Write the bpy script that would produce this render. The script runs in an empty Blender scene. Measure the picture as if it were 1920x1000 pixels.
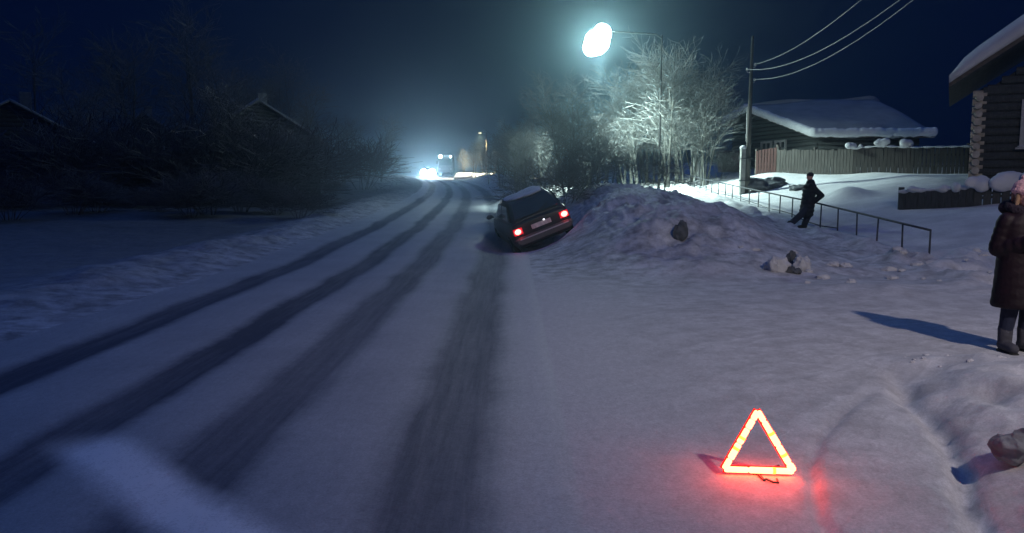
import bpy, bmesh, math, random
import numpy as np
from mathutils import Vector, Matrix

# ------------------------------------------------------------------ camera, sky, exposure
scn = bpy.context.scene
COL = scn.collection
CAM_H, PITCH, FPX = 1.65, math.atan(165 / 1500), 1500.0
cam_d = bpy.data.cameras.new("camera")
cam = bpy.data.objects.new("camera", cam_d)
COL.objects.link(cam)
cam.location = (0, 0, CAM_H)
cam.rotation_euler = (math.pi / 2 - PITCH, 0, 0)
cam_d.sensor_width = 36
cam_d.lens = 36 * FPX / 1920
cam_d.clip_end = 2000
cam_d.clip_start = 0.05
scn.camera = cam
vs = scn.view_settings
vs.view_transform = 'Standard'; vs.look = 'None'; vs.exposure = 0; vs.gamma = 1
cy = scn.cycles
cy.use_denoising = True
cy.volume_bounces = 0
cy.max_bounces = 6
cy.diffuse_bounces = 3
cy.glossy_bounces = 2
cy.transmission_bounces = 3
cy.sample_clamp_indirect = 4
cy.volume_step_rate = 4

world = bpy.data.worlds.new("World")
scn.world = world
world.use_nodes = True
nt = world.node_tree; nt.nodes.clear()
o_ = nt.nodes.new("ShaderNodeOutputWorld"); b_ = nt.nodes.new("ShaderNodeBackground")
tc = nt.nodes.new("ShaderNodeTexCoord"); sp = nt.nodes.new("ShaderNodeSeparateXYZ")
rp = nt.nodes.new("ShaderNodeValToRGB")
nt.links.new(tc.outputs["Generated"], sp.inputs[0])
nt.links.new(sp.outputs[2], rp.inputs[0])
nt.links.new(rp.outputs[0], b_.inputs[0]); nt.links.new(b_.outputs[0], o_.inputs[0])
e = rp.color_ramp.elements
e[0].position = 0.30; e[0].color = (0.0003, 0.0024, 0.017, 1)
e[1].position = 0.75; e[1].color = (0.020, 0.056, 0.220, 1)
b_.inputs[1].default_value = 1.0

LAMP_NEAR = 3200.0      # street lamp just behind the photographer
LAMP_MID = 120.0       # the glaring lamp over the thicket
HAZE = 0.0036

# ------------------------------------------------------------------ helpers
def P(px, py, Y):
    """the point at distance Y that the photograph shows at px, py"""
    u, v = (px - 960) / FPX, (500 - py) / FPX
    dy = math.cos(PITCH) + v * math.sin(PITCH)
    dz = -math.sin(PITCH) + v * math.cos(PITCH)
    return Vector((u * Y / dy, Y, CAM_H + Y * dz / dy))

def S(a, b, x):
    t = np.clip((x - a) / (b - a), 0, 1)
    return t * t * (3 - 2 * t)

def _hash(ix, iy, seed):
    n = (ix.astype(np.int64) * 374761393 + iy.astype(np.int64) * 668265263 + seed * 1442695041) & 0xFFFFFFFF
    n = ((n ^ (n >> 13)) * 1274126177) & 0xFFFFFFFF
    n = n ^ (n >> 16)
    return (n & 0xFFFF) / 65535.0

def vnoise(x, y, seed=0):
    ix, iy = np.floor(x), np.floor(y)
    fx, fy = x - ix, y - iy
    fx = fx * fx * (3 - 2 * fx); fy = fy * fy * (3 - 2 * fy)
    a = _hash(ix, iy, seed); b = _hash(ix + 1, iy, seed); c = _hash(ix, iy + 1, seed); d = _hash(ix + 1, iy + 1, seed)
    return (a * (1 - fx) + b * fx) * (1 - fy) + (c * (1 - fx) + d * fx) * fy

def fbm(x, y, sc, octv=4, seed=0, gain=0.5):
    s, a, t = 0, 1.0, 0
    for i in range(octv):
        s = s + a * (vnoise(x * sc * 2 ** i + 17 * i, y * sc * 2 ** i - 9 * i, seed + i) - .5); t += a; a *= gain
    return s / t * 2

_mats = {}
def mat(name, col, rough=0.8, var=0.25, scale=6, bump=0.0, bscale=30, metal=0.0, emit=None, estr=0, stretch=(1, 1, 1), spec=0.3, coord="Object"):
    if name in _mats: return _mats[name]
    m = bpy.data.materials.new(name); m.use_nodes = True
    n = m.node_tree; p = n.nodes["Principled BSDF"]
    tc = n.nodes.new("ShaderNodeTexCoord"); mp = n.nodes.new("ShaderNodeMapping")
    mp.inputs["Scale"].default_value = stretch
    n.links.new(tc.outputs[coord], mp.inputs[0])
    tx = n.nodes.new("ShaderNodeTexNoise"); tx.inputs["Scale"].default_value = scale; tx.inputs["Detail"].default_value = 5
    n.links.new(mp.outputs[0], tx.inputs[0])
    r = n.nodes.new("ShaderNodeValToRGB")
    r.color_ramp.elements[0].position = .3; r.color_ramp.elements[1].position = .7
    r.color_ramp.elements[0].color = (*[max(0, c * (1 - var)) for c in col], 1)
    r.color_ramp.elements[1].color = (*[min(1, c * (1 + var)) for c in col], 1)
    n.links.new(tx.outputs[0], r.inputs[0]); n.links.new(r.outputs[0], p.inputs["Base Color"])
    p.inputs["Roughness"].default_value = rough
    p.inputs["Metallic"].default_value = metal
    p.inputs["Specular IOR Level"].default_value = spec
    if bump:
        t2 = n.nodes.new("ShaderNodeTexNoise"); t2.inputs["Scale"].default_value = bscale; t2.inputs["Detail"].default_value = 6
        n.links.new(mp.outputs[0], t2.inputs[0])
        bp = n.nodes.new("ShaderNodeBump"); bp.inputs["Strength"].default_value = bump; bp.inputs["Distance"].default_value = 0.03
        n.links.new(t2.outputs[0], bp.inputs["Height"]); n.links.new(bp.outputs[0], p.inputs["Normal"])
    if emit:
        p.inputs["Emission Color"].default_value = (*emit, 1); p.inputs["Emission Strength"].default_value = estr
    _mats[name] = m
    return m

class MB:
    def __init__(s): s.v, s.f = [], []
    def add(s, vs, fs):
        o = len(s.v); s.v += [tuple(v) for v in vs]; s.f += [tuple(i + o for i in f) for f in fs]; return s
    def box(s, c, d, rot=None):
        x, y, z = d[0] / 2, d[1] / 2, d[2] / 2
        vs = [Vector((a * x, b * y, g * z)) for a in (-1, 1) for b in (-1, 1) for g in (-1, 1)]
        if rot is not None: vs = [rot @ v for v in vs]
        c = Vector(c)
        return s.add([v + c for v in vs], [(0, 1, 3, 2), (4, 6, 7, 5), (0, 4, 5, 1), (2, 3, 7, 6), (0, 2, 6, 4), (1, 5, 7, 3)])
    def hull8(s, pts):      # bottom four then top four, same order round
        return s.add(pts, [(3, 2, 1, 0), (4, 5, 6, 7), (0, 1, 5, 4), (1, 2, 6, 5), (2, 3, 7, 6), (3, 0, 4, 7)])
    def tube(s, pts, rads, n=8, cap=True):
        pts = [Vector(p) for p in pts]; rings = []
        for i, p in enumerate(pts):
            d = (pts[min(i + 1, len(pts) - 1)] - pts[max(i - 1, 0)]).normalized()
            a = d.cross(Vector((0, 0, 1)) if abs(d.z) < .9 else Vector((1, 0, 0))).normalized(); b = d.cross(a)
            rings.append([p + (a * math.cos(t) + b * math.sin(t)) * rads[i] for t in [2 * math.pi * k / n for k in range(n)]])
        vs = [v for r in rings for v in r]; fs = []
        for i in range(len(pts) - 1):
            for k in range(n):
                fs.append((i * n + k, i * n + (k + 1) % n, (i + 1) * n + (k + 1) % n, (i + 1) * n + k))
        if cap:
            fs.append(tuple(range(n))[::-1]); fs.append(tuple((len(pts) - 1) * n + k for k in range(n)))
        return s.add(vs, fs)
    def ell(s, c, r, nu=14, nv=9, jit=0, rng=None, rot=None):
        vs, fs = [], []
        c = Vector(c)
        for j in range(nv + 1):
            ph = math.pi * j / nv
            for i in range(nu):
                th = 2 * math.pi * i / nu
                k = 1 + (rng.uniform(-jit, jit) if jit and 0 < j < nv else 0)
                v = Vector((r[0] * math.sin(ph) * math.cos(th) * k, r[1] * math.sin(ph) * math.sin(th) * k, r[2] * math.cos(ph) * k))
                if rot is not None: v = rot @ v
                vs.append(c + v)
        for j in range(nv):
            for i in range(nu):
                fs.append((j * nu + i, (j + 1) * nu + i, (j + 1) * nu + (i + 1) % nu, j * nu + (i + 1) % nu))
        return s.add(vs, fs)
    def capsule(s, a, b, ra, rb, n=12):
        a, b = Vector(a), Vector(b); d = (b - a).normalized(); L = (b - a).length
        pts, rd = [], []
        for k in range(5):
            t = math.pi / 2 * (1 - k / 4); pts.append(a - d * ra * math.sin(t)); rd.append(max(ra * math.cos(t), .0005))
        for k in range(1, 4): pts.append(a + d * L * k / 4); rd.append(ra + (rb - ra) * k / 4)
        for k in range(5):
            t = math.pi / 2 * k / 4; pts.append(b + d * rb * math.sin(t)); rd.append(max(rb * math.cos(t), .0005))
        return s.tube(pts, rd, n)
    def loft(s, rings, cap=True):
        n = len(rings[0]); vs = [v for r in rings for v in r]; fs = []
        for i in range(len(rings) - 1):
            for k in range(n):
                fs.append((i * n + k, i * n + (k + 1) % n, (i + 1) * n + (k + 1) % n, (i + 1) * n + k))
        if cap:
            fs.append(tuple(range(n))[::-1]); fs.append(tuple((len(rings) - 1) * n + k for k in range(n)))
        return s.add(vs, fs)
    def build(s, name, m, parent=None, smooth=False, bevel=0, sub=0, remesh=0, sm=0, loc=None):
        me = bpy.data.meshes.new(name); me.from_pydata([tuple(v) for v in s.v], [], s.f)
        bm = bmesh.new(); bm.from_mesh(me); bmesh.ops.recalc_face_normals(bm, faces=bm.faces[:]); bm.to_mesh(me); bm.free()
        o = bpy.data.objects.new(name, me); COL.objects.link(o)
        if bevel:
            md = o.modifiers.new("b", 'BEVEL'); md.width = bevel; md.segments = 2; md.limit_method = 'ANGLE'
        if remesh:
            md = o.modifiers.new("r", 'REMESH'); md.mode = 'VOXEL'; md.voxel_size = remesh
        if sm:
            md = o.modifiers.new("s", 'SMOOTH'); md.iterations = sm; md.factor = .5
        if sub:
            md = o.modifiers.new("u", 'SUBSURF'); md.levels = sub; md.render_levels = sub
        if bevel or remesh or sm or sub:
            dg = bpy.context.evaluated_depsgraph_get()
            me2 = bpy.data.meshes.new_from_object(o.evaluated_get(dg))
            o.modifiers.clear(); o.data = me2; me2.name = name
        if smooth: o.data.polygons.foreach_set("use_smooth", [True] * len(o.data.polygons))
        o.data.materials.clear(); o.data.materials.append(m)
        if parent: o.parent = parent
        if loc is not None: o.location = loc
        return o

def tag(o, label=None, cat=None, group=None, kind=None):
    for k, v in (("label", label), ("category", cat), ("group", group), ("kind", kind)):
        if v: o[k] = v
    return o
def thing(name, loc, label, cat, rz=0, group=None, rot=None):
    o = bpy.data.objects.new(name, None); COL.objects.link(o); o.location = loc
    o.rotation_euler = rot if rot else (0, 0, rz)
    o.empty_display_size = .2
    return tag(o, label, cat, group)
def copy_tree(o, label=None, parent=None):
    c = o.copy(); COL.objects.link(c); c.parent = parent
    if label: c['label'] = label
    for ch in o.children: copy_tree(ch, None, c)
    return c

# ------------------------------------------------------------------ terrain
def shift(Y): return -0.0009 * np.maximum(Y - 15, 0) ** 2 * (Y < 130) - (Y >= 130) * (0.0009 * 115 ** 2 + .2 * (Y - 130))
def rail_x(Y): return 0.0213 * Y + 8.04
def height(X, Y):
    X = np.asarray(X, float); Y = np.asarray(Y, float)
    sh = shift(Y); xr = X - sh
    rise = 0.0175 * np.clip(Y - 15, 0, 115)
    zb = 0.05 * np.clip(Y - 15.5, 0, 28) + 0.0175 * np.clip(Y - 43.5, 0, 100)
    z = rise + (np.maximum(zb, rise) - rise) * S(4, 7.5, X)
    dxr = X - rail_x(Y)
    z = z + 0.18 * np.clip(dxr, 0, 6) * S(9, 17, Y)
    # wheel ruts pressed into the road snow
    onroad = S(-5.2, -4.7, xr) * (1 - S(0.1, 0.5, xr))
    wob = 0.05 * fbm(X * 0 + 3.1, Y, .18, 3, 5)
    for c, w, d in ((-4.2, .26, .035), (-2.8, .25, .035), (-1.72, .3, .018), (-.42, .3, .022)):
        z = z - d * np.exp(-((xr - c - wob) / w) ** 2) * S(0, 2, Y + 2)
    # left verge: low plough bank then rough field
    lb = np.exp(-((xr + 6.4 + .5 * fbm(X * 0, Y, .2, 3, 8)) / 0.9) ** 2)
    z = z + 0.20 * lb * (1 + .6 * fbm(X, Y, 1.3, 4, 9, .6)) + 0.02 * np.clip(-xr - 7, 0, 25) * .6
    z = z + (0.10 * fbm(X, Y, .45, 5, 11) + .02 * fbm(X, Y * 2, 3, 3, 12)) * (1 - S(-6.2, -5.2, xr))
    # long mound on the right of the road, ploughed up
    env = S(11.8, 18.5, Y + .8 * fbm(X, Y * 0, .5, 2, 31) - .25 * np.abs(X - 2.5))
    prof = np.where(X < 3.3 + sh * .9, np.exp(-((X - sh * .9 - 3.3) / 1.3) ** 2), np.exp(-((X - sh * .9 - 3.3) / 1.95) ** 2))
    mh = 1.12 * env * (prof * 1.32 / (prof + .32)) * (1 + .30 * fbm(X, Y, .45, 3, 21))
    mh = mh * (1 - .45 * S(26, 40, Y))
    z = z + mh
    ch = np.abs(fbm(X * 1.1, Y, 1.3, 4, 25, .6))
    z = z + S(.1, .5, env * prof) * (.26 * (.30 - ch) + .10 * np.round(fbm(X, Y, 2.2, 2, 27) * 2.5) / 2.5)
    rough = S(.15, .6, env * prof)
    low = S(12, 14, Y) * S(1.0, 2.5, X) * (1 - S(8.2, 9.4, X)) 
    z = z + (0.20 * fbm(X, Y, .9, 6, 41, .62) + .07 * (np.abs(fbm(X * 1.4, Y, 3.0, 3, 43)) - .3)) * np.maximum(rough * 1.0, low * .62)
    # hollow where the car went in
    z = z - .42 * np.exp(-((X - .15) / .8) ** 2 - ((Y - 20.8) / 2.2) ** 2)
    z = z - .50 * np.exp(-((X - 1.25) / .8) ** 2 - ((Y - 21.0) / 1.5) ** 2)
    # rough snow thrown under the railing
    rb = np.exp(-((dxr + .75) / .55) ** 2) * S(12, 15, Y) * (1 - S(40, 48, Y))
    z = z + rb * (.12 + .24 * fbm(X, Y, 1.8, 5, 51, .6)) 
    fl = S(6.0, 7.5, X - .2 * (Y - 12)) * S(10.2, 12.2, Y) * (1 - S(15, 17, Y))
    z = z + fl * (.14 + .36 * fbm(X, Y, 1.5, 5, 55, .6))
    z = z + .09 * np.exp(-((X - 5.2) / 1.1) ** 2 - ((Y - 11.6) / .7) ** 2) * (1 + .8 * fbm(X, Y, 2.0, 4, 57))
    tw = 1 - S(.45, 1.1, np.sqrt((X - 8.05) ** 2 + ((Y - 22.4) / 1.5) ** 2))
    z = z * (1 - tw) + (.25 + .02 * fbm(X, Y, 3, 3, 58)) * tw
    # yard drifts
    yd = S(.4, 2.5, dxr) * S(14, 18, Y)
    z = z + yd * .10 * fbm(X, Y, .35, 3, 61)
    z = z + .42 * np.exp(-((X - 11.0) / 1.8) ** 2 - ((Y - 35.5) / 2.0) ** 2) * S(.2, 1.5, dxr)
    z = z + .35 * np.exp(-((X - 11.3) / .6) ** 2 - ((Y - 27) / .9) ** 2)
    z = z + .2 * np.exp(-((X - 9.6) / .9) ** 2 - ((Y - 44) / 3) ** 2)
    # junction apron: scraped snow, faint ribs
    ap = S(.2, .8, xr) * (1 - S(12, 15, Y))
    z = z + ap * (.005 * fbm(X * .8, Y * 2.5, 1.0, 4, 71) + .003 * fbm(X * 2 + Y * 1.2, Y - X * .4, 2.5, 3, 72))
    z = z + .02 * S(.05, .35, xr) * (Y < 15) - .02 * (Y < 15) * S(12, 15, Y) * S(.05, .35, xr)
    # step of packed snow and the bank at the lower right
    stx = np.interp(Y, [-5, 3.0, 3.72, 4.4, 4.8, 5.44, 6.43, 7.2], [1.2, 1.40, 1.49, 1.70, 1.90, 2.32, 3.09, 4.0])
    z = z + (.016 * S(-.03, .03, X - stx + .02 * fbm(X, Y, 4, 3, 80)) - .030 * np.exp(-((X - stx + .02 * fbm(X, Y, 4, 3, 80)) / .032) ** 2)) * (1 - S(5.4, 6.6, Y))
    trx = np.interp(Y, [-5, 3.0, 3.84, 4.4, 5.0, 5.7, 6.43, 7.2], [1.7, 1.98, 2.30, 2.55, 2.76, 2.95, 3.17, 3.5])
    trw = trx + .07 * fbm(X, Y, 2.4, 4, 81)
    nf = 1 - S(5.9, 7.0, Y)
    z = z + nf * (-.075 * np.exp(-((X - trw) / .085) ** 2) + .20 * S(.02, .75, X - trw) + .08 * fbm(X, Y, 2.6, 5, 82, .62) * S(-.15, .3, X - trw) - .06 * np.exp(-((X - trw) / .2) ** 2) * np.abs(fbm(X, Y, 7, 3, 85)))
    z = z - .05 * nf * np.exp(-((X - trw - .5) / .1) ** 2) * S(0, .4, fbm(X, Y, 1.1, 2, 83))
    edge = np.exp(-((Y - 6.75 + .15 * (X - 4)) / .35) ** 2) * S(3.1, 3.8, X)
    z = z + edge * .07 * (1 + fbm(X, Y, 3, 4, 84)) 
    z = z + .0025 * fbm(X, Y, 7, 3, 90)
    # far hills close the view softly
    return z
def hit(px, py):
    """where the photograph's pixel meets the snow"""
    Y = np.geomspace(3, 150, 900); u, v = (px - 960) / FPX, (500 - py) / FPX
    dy = math.cos(PITCH) + v * math.sin(PITCH); dz = -math.sin(PITCH) + v * math.cos(PITCH)
    k = np.nonzero(height(u * Y / dy, Y) >= CAM_H + Y * dz / dy)[0]
    return P(px, py, float(Y[k[0]]) if len(k) else 60.0)
def hz(x, y): return float(height(np.array([x]), np.array([y]))[0])

xs = list(np.arange(-7, 1.15, .07)) + list(np.arange(1.16, 4.6, .03)) + list(np.arange(4.63, 10.01, .07))
st = .07; x = xs[-1]
while x < 190: st *= 1.075; x += st; xs.append(x)
st = .07; x = xs[0]; l = []
while x > -190: st *= 1.075; x -= st; l.append(x)
xs = np.array(l[::-1] + xs)
ys = [float(v) for v in np.arange(-36, 1.5, 1.5)]; y = 1.5
while y < 330: ys.append(y); y += .0105 * y + .012
ys = np.array(ys)
GX, GY = np.meshgrid(xs, ys)
GZ = height(GX, GY)
nx, ny = len(xs), len(ys)
verts = np.stack([GX, GY, GZ], -1).reshape(-1, 3)
jj, ii = np.meshgrid(np.arange(ny - 1), np.arange(nx - 1), indexing='ij')
a = (jj * nx + ii).ravel()
faces = np.stack([a, a + 1, a + 1 + nx, a + nx], -1)
cx = ((GX[:-1, :-1] + GX[1:, 1:]) / 2).ravel(); cyy = ((GY[:-1, :-1] + GY[1:, 1:]) / 2).ravel()
xrel = cx - shift(cyy)
isroad = (xrel > -5.1) & (xrel < .32)
def sub_mesh(name, sel, m):
    f = faces[sel]; used, inv = np.unique(f, return_inverse=True)
    me = bpy.data.meshes.new(name)
    me.vertices.add(len(used)); me.vertices.foreach_set("co", verts[used].astype(np.float32).ravel())
    me.loops.add(f.size); me.loops.foreach_set("vertex_index", inv.ravel().astype(np.int32))
    me.polygons.add(len(f)); me.polygons.foreach_set("loop_start", np.arange(0, f.size, 4, dtype=np.int32))
    me.polygons.foreach_set("loop_total", np.full(len(f), 4, dtype=np.int32))
    me.polygons.foreach_set("use_smooth", np.ones(len(f), bool))
    me.update(); me.validate(); me.materials.append(m)
    o = bpy.data.objects.new(name, me); COL.objects.link(o); o['kind'] = 'structure'
    return o

def snow_mat(name, road):
    m = bpy.data.materials.new(name); m.use_nodes = True
    n = m.node_tree; N = n.nodes; L = n.links; p = N["Principled BSDF"]
    g = N.new("ShaderNodeNewGeometry"); sx = N.new("ShaderNodeSeparateXYZ"); L.new(g.outputs["Position"], sx.inputs[0])
    def math_(op, a, b=None, c=None):
        q = N.new("ShaderNodeMath"); q.operation = op
        for i, v in enumerate((a, b, c)):
            if v is None: continue
            if isinstance(v, (int, float)): q.inputs[i].default_value = v
            else: L.new(v, q.inputs[i])
        return q.outputs[0]
    def noise(sc, det=5, stretch=(1, 1, 1), rough=.55):
        mp = N.new("ShaderNodeMapping"); mp.inputs["Scale"].default_value = stretch; L.new(g.outputs["Position"], mp.inputs[0])
        t = N.new("ShaderNodeTexNoise"); t.inputs["Scale"].default_value = sc; t.inputs["Detail"].default_value = det; t.inputs["Roughness"].default_value = rough
        L.new(mp.outputs[0], t.inputs[0]); return t.outputs[0]
    def ramp(f, p0, c0, p1, c1):
        r = N.new("ShaderNodeValToRGB"); e = r.color_ramp.elements
        e[0].position = p0; e[0].color = (*c0, 1); e[1].position = p1; e[1].color = (*c1, 1); L.new(f, r.inputs[0]); return r.outputs[0]
    def mix(f, a, b):
        q = N.new("ShaderNodeMix"); q.data_type = 'RGBA'
        L.new(f, q.inputs[0]) if not isinstance(f, float) else setattr(q.inputs[0], 'default_value', f)
        for i, v in ((6, a), (7, b)):
            if isinstance(v, tuple): q.inputs[i].default_value = (*v, 1)
            else: L.new(v, q.inputs[i])
        return q.outputs[2]
    fine = noise(22, 8); big = noise(1.1, 6)
    if road:
        base = ramp(big, .3, (.44, .45, .465), .72, (.55, .56, .57))
        gd = ramp(big, .3, (.50, .50, .52), .7, (.74, .74, .75))
        # bare-worn wheel lanes, following the bend
        yy = math_('MAXIMUM', math_('SUBTRACT', sx.outputs[1], 15.0), 0.0)
        sh = math_('MULTIPLY', math_('MULTIPLY', yy, yy), 0.0009)
        xr = math_('ADD', sx.outputs[0], sh)
        wv = noise(.35, 3, (.2, 1, 1)); xr = math_('ADD', xr, math_('MULTIPLY', math_('SUBTRACT', wv, .5), .35))
        ed = noise(5, 6); xr = math_('ADD', xr, math_('MULTIPLY', math_('SUBTRACT', ed, .5), .10))
        tot = None
        for c, w, k in ((-4.2, .32, 1.0), (-2.85, .29, 1.0), (-1.75, .34, .8), (-.42, .38, .85)):
            d = math_('DIVIDE', math_('ABSOLUTE', math_('SUBTRACT', xr, c)), w)
            q = math_('MULTIPLY', math_('SUBTRACT', 1.0, math_('SMOOTH_MIN', d, 1.0, .35)), k)
            q = math_('MINIMUM', math_('MULTIPLY', q, 2.2), k)
            tot = q if tot is None else math_('MAXIMUM', tot, q)
        br = noise(.8, 5, (1, .25, 1)); br = math_('MULTIPLY_ADD', br, .9, .45)
        lng = noise(16, 5, (1, .045, 1), .7)
        tot = math_('MULTIPLY', tot, math_('MULTIPLY_ADD', lng, .9, .55))
        tot = math_('MINIMUM', math_('MAXIMUM', math_('MULTIPLY', tot, br), 0.0), 1.0)
        colr = mix(tot, mix(math_('MULTIPLY', lng, .5), base, (.30, .31, .33)), (.085, .095, .125))
        vg_ = 0; bl = N.new("ShaderNodeMapRange"); bl.interpolation_type = 'SMOOTHSTEP'; L.new(xr, bl.inputs[0]); bl.inputs[1].default_value = -.12; bl.inputs[2].default_value = .22
        colr = mix(bl.outputs[0], colr, (.56, .55, .56))
        # blurred window reflection painted as a pale streak on the lower-left lane
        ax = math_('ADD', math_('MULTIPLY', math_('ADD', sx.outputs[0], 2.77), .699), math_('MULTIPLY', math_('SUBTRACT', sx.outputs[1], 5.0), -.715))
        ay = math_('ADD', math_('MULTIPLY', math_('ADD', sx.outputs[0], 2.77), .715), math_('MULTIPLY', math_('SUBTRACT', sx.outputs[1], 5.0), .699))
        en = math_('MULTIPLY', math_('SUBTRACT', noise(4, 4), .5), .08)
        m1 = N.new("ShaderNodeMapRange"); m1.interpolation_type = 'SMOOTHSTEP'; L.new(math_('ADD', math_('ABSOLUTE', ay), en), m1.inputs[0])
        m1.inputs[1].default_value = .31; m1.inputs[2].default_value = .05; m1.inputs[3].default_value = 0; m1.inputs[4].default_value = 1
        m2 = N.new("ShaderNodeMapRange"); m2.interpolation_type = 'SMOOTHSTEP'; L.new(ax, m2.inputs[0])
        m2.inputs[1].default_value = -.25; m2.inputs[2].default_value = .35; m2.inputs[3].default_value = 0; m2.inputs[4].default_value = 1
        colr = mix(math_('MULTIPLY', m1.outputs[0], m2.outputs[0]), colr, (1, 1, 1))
        p.inputs["Roughness"].default_value = .62
    else:
        base = ramp(big, .3, (.50, .50, .52), .7, (.74, .74, .75))
        # grit and dirt in ploughed snow, less in the yard
        dirt = noise(3.2, 8, (1, 1, 1), .65)
        dm = N.new("ShaderNodeMapRange"); L.new(dirt, dm.inputs[0]); dm.inputs[1].default_value = .40; dm.inputs[2].default_value = .64
        yx = N.new("ShaderNodeMapRange"); L.new(math_('SUBTRACT', sx.outputs[0], math_('MULTIPLY_ADD', sx.outputs[1], .0213, 8.04)), yx.inputs[0])
        yx.inputs[1].default_value = -1.2; yx.inputs[2].default_value = .6; yx.inputs[3].default_value = .75; yx.inputs[4].default_value = .06
        ap = N.new("ShaderNodeMapRange"); ap.interpolation_type = 'SMOOTHSTEP'; L.new(sx.outputs[1], ap.inputs[0]); ap.inputs[1].default_value = 11.0; ap.inputs[2].default_value = 15.0
        far = N.new("ShaderNodeMapRange"); far.interpolation_type = 'SMOOTHSTEP'; L.new(math_('SUBTRACT', sx.outputs[0], sx.outputs[1]), far.inputs[0]); far.inputs[1].default_value = -3.9; far.inputs[2].default_value = -3.0
        apf = math_('MULTIPLY', ap.outputs[0], 1.0)
        colr = mix(math_('MULTIPLY', dm.outputs[0], yx.outputs[0]), base, (.15, .145, .15))
        ww = N.new("ShaderNodeMapRange"); ww.interpolation_type = 'SMOOTHSTEP'; L.new(sx.outputs[0], ww.inputs[0]); ww.inputs[1].default_value = .3; ww.inputs[2].default_value = 2.4
        nearp = math_('MULTIPLY', math_('SUBTRACT', 1.0, ap.outputs[0]), math_('GREATER_THAN', sx.outputs[0], 0.0))
        flat = math_('MULTIPLY', nearp, math_('SUBTRACT', 1.0, math_('MULTIPLY', ww.outputs[0], .45)))
        colr = mix(flat, colr, (.56, .55, .56))
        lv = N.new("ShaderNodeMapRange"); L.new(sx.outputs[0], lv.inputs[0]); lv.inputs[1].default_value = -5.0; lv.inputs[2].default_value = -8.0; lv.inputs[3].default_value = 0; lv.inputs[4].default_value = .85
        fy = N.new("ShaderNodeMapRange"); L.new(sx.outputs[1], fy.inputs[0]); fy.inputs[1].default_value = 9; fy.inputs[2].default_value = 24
        colr = mix(lv.outputs[0], colr, mix(fy.outputs[0], (.26, .27, .29), (.075, .08, .09)))  # painted darkness: left verge colour sinks with distance
        nearp = math_('MULTIPLY', nearp, ww.outputs[0])
        # old tyre arcs sweeping round out of the side road
        dx = math_('SUBTRACT', sx.outputs[0], 7.4); dy_ = math_('SUBTRACT', sx.outputs[1], 1.2)
        rad = math_('SQRT', math_('ADD', math_('MULTIPLY', dx, dx), math_('MULTIPLY', dy_, dy_)))
        rad = math_('ADD', rad, math_('MULTIPLY', math_('SUBTRACT', noise(.8, 3), .5), .9))
        arc = None
        for rr_, ww_, kk in ((5.3, .10, .5), (5.75, .05, .35), (6.9, .12, .5), (7.25, .04, .4), (8.6, .10, .35), (10.1, .12, .35)):
            q = math_('MULTIPLY', math_('MAXIMUM', math_('SUBTRACT', 1.0, math_('DIVIDE', math_('ABSOLUTE', math_('SUBTRACT', rad, rr_)), ww_)), 0.0), kk)
            arc = q if arc is None else math_('MAXIMUM', arc, q)
        arc = math_('MULTIPLY', math_('MULTIPLY', arc, nearp), math_('MULTIPLY_ADD', noise(2.2, 5), 2.2, -.5))
        arc = math_('MINIMUM', math_('MAXIMUM', arc, 0.0), 1.0)
        colr = mix(arc, colr, (.26, .26, .28))
        fl_ = noise(9, 8, (.35, 1.6, 1), .75); fm = N.new("ShaderNodeMapRange"); L.new(fl_, fm.inputs[0]); fm.inputs[1].default_value = .56; fm.inputs[2].default_value = .72; fm.inputs[4].default_value = .5
        colr = mix(math_('MULTIPLY', fm.outputs[0], nearp), colr, (.34, .33, .34))
        # fine scuffs running with the arcs
        cv = N.new("ShaderNodeCombineXYZ"); L.new(math_('MULTIPLY', rad, 15.0), cv.inputs[0]); L.new(math_('MULTIPLY', math_('ARCTAN2', dy_, dx), 3.5), cv.inputs[1])
        sn = N.new("ShaderNodeTexNoise"); sn.inputs["Scale"].default_value = 1.0; sn.inputs["Detail"].default_value = 5; sn.inputs["Roughness"].default_value = .7; L.new(cv.outputs[0], sn.inputs[0])
        m3 = N.new("ShaderNodeMapRange"); L.new(sn.outputs[0], m3.inputs[0]); m3.inputs[1].default_value = .50; m3.inputs[2].default_value = .72; m3.inputs[4].default_value = .55
        colr = mix(math_('MULTIPLY', m3.outputs[0], nearp), colr, (.36, .35, .36))
        m4 = N.new("ShaderNodeMapRange"); L.new(sn.outputs[0], m4.inputs[0]); m4.inputs[1].default_value = .42; m4.inputs[2].default_value = .30; m4.inputs[4].default_value = .6
        colr = mix(math_('MULTIPLY', m4.outputs[0], nearp), colr, (.74, .73, .74))
        p.inputs["Roughness"].default_value = .75
    # snow grain: crumbs and pressed flecks
    g1 = noise(70, 3, (1, 1, 1), .8); g2 = noise(17, 4, (1, .6, 1), .8)
    gm = math_('MULTIPLY_ADD', math_('ADD', math_('MULTIPLY', math_('SUBTRACT', g1, .5), .9), math_('MULTIPLY', math_('SUBTRACT', g2, .5), .55)), 1.0, 1.0)
    gc = N.new("ShaderNodeVectorMath"); gc.operation = 'SCALE'; L.new(colr, gc.inputs[0]); L.new(gm, gc.inputs[3]); colr = gc.outputs[0]
    L.new(colr, p.inputs["Base Color"])
    p.inputs["Specular IOR Level"].default_value = .25
    rgh = .12 if road else math_('MULTIPLY_ADD', ap.outputs[0], .9, .12)
    hsum = math_('ADD', math_('MULTIPLY', fine, .14), math_('MULTIPLY', noise(6, 6, (1, .55, 1)), rgh))
    bp = N.new("ShaderNodeBump"); bp.inputs["Strength"].default_value = .45 if road else .75; bp.inputs["Distance"].default_value = .035
    L.new(hsum, bp.inputs["Height"]); L.new(bp.outputs[0], p.inputs["Normal"])
    return m
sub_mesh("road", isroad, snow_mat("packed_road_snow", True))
sub_mesh("ground", ~isroad, snow_mat("ploughed_snow", False))

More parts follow.
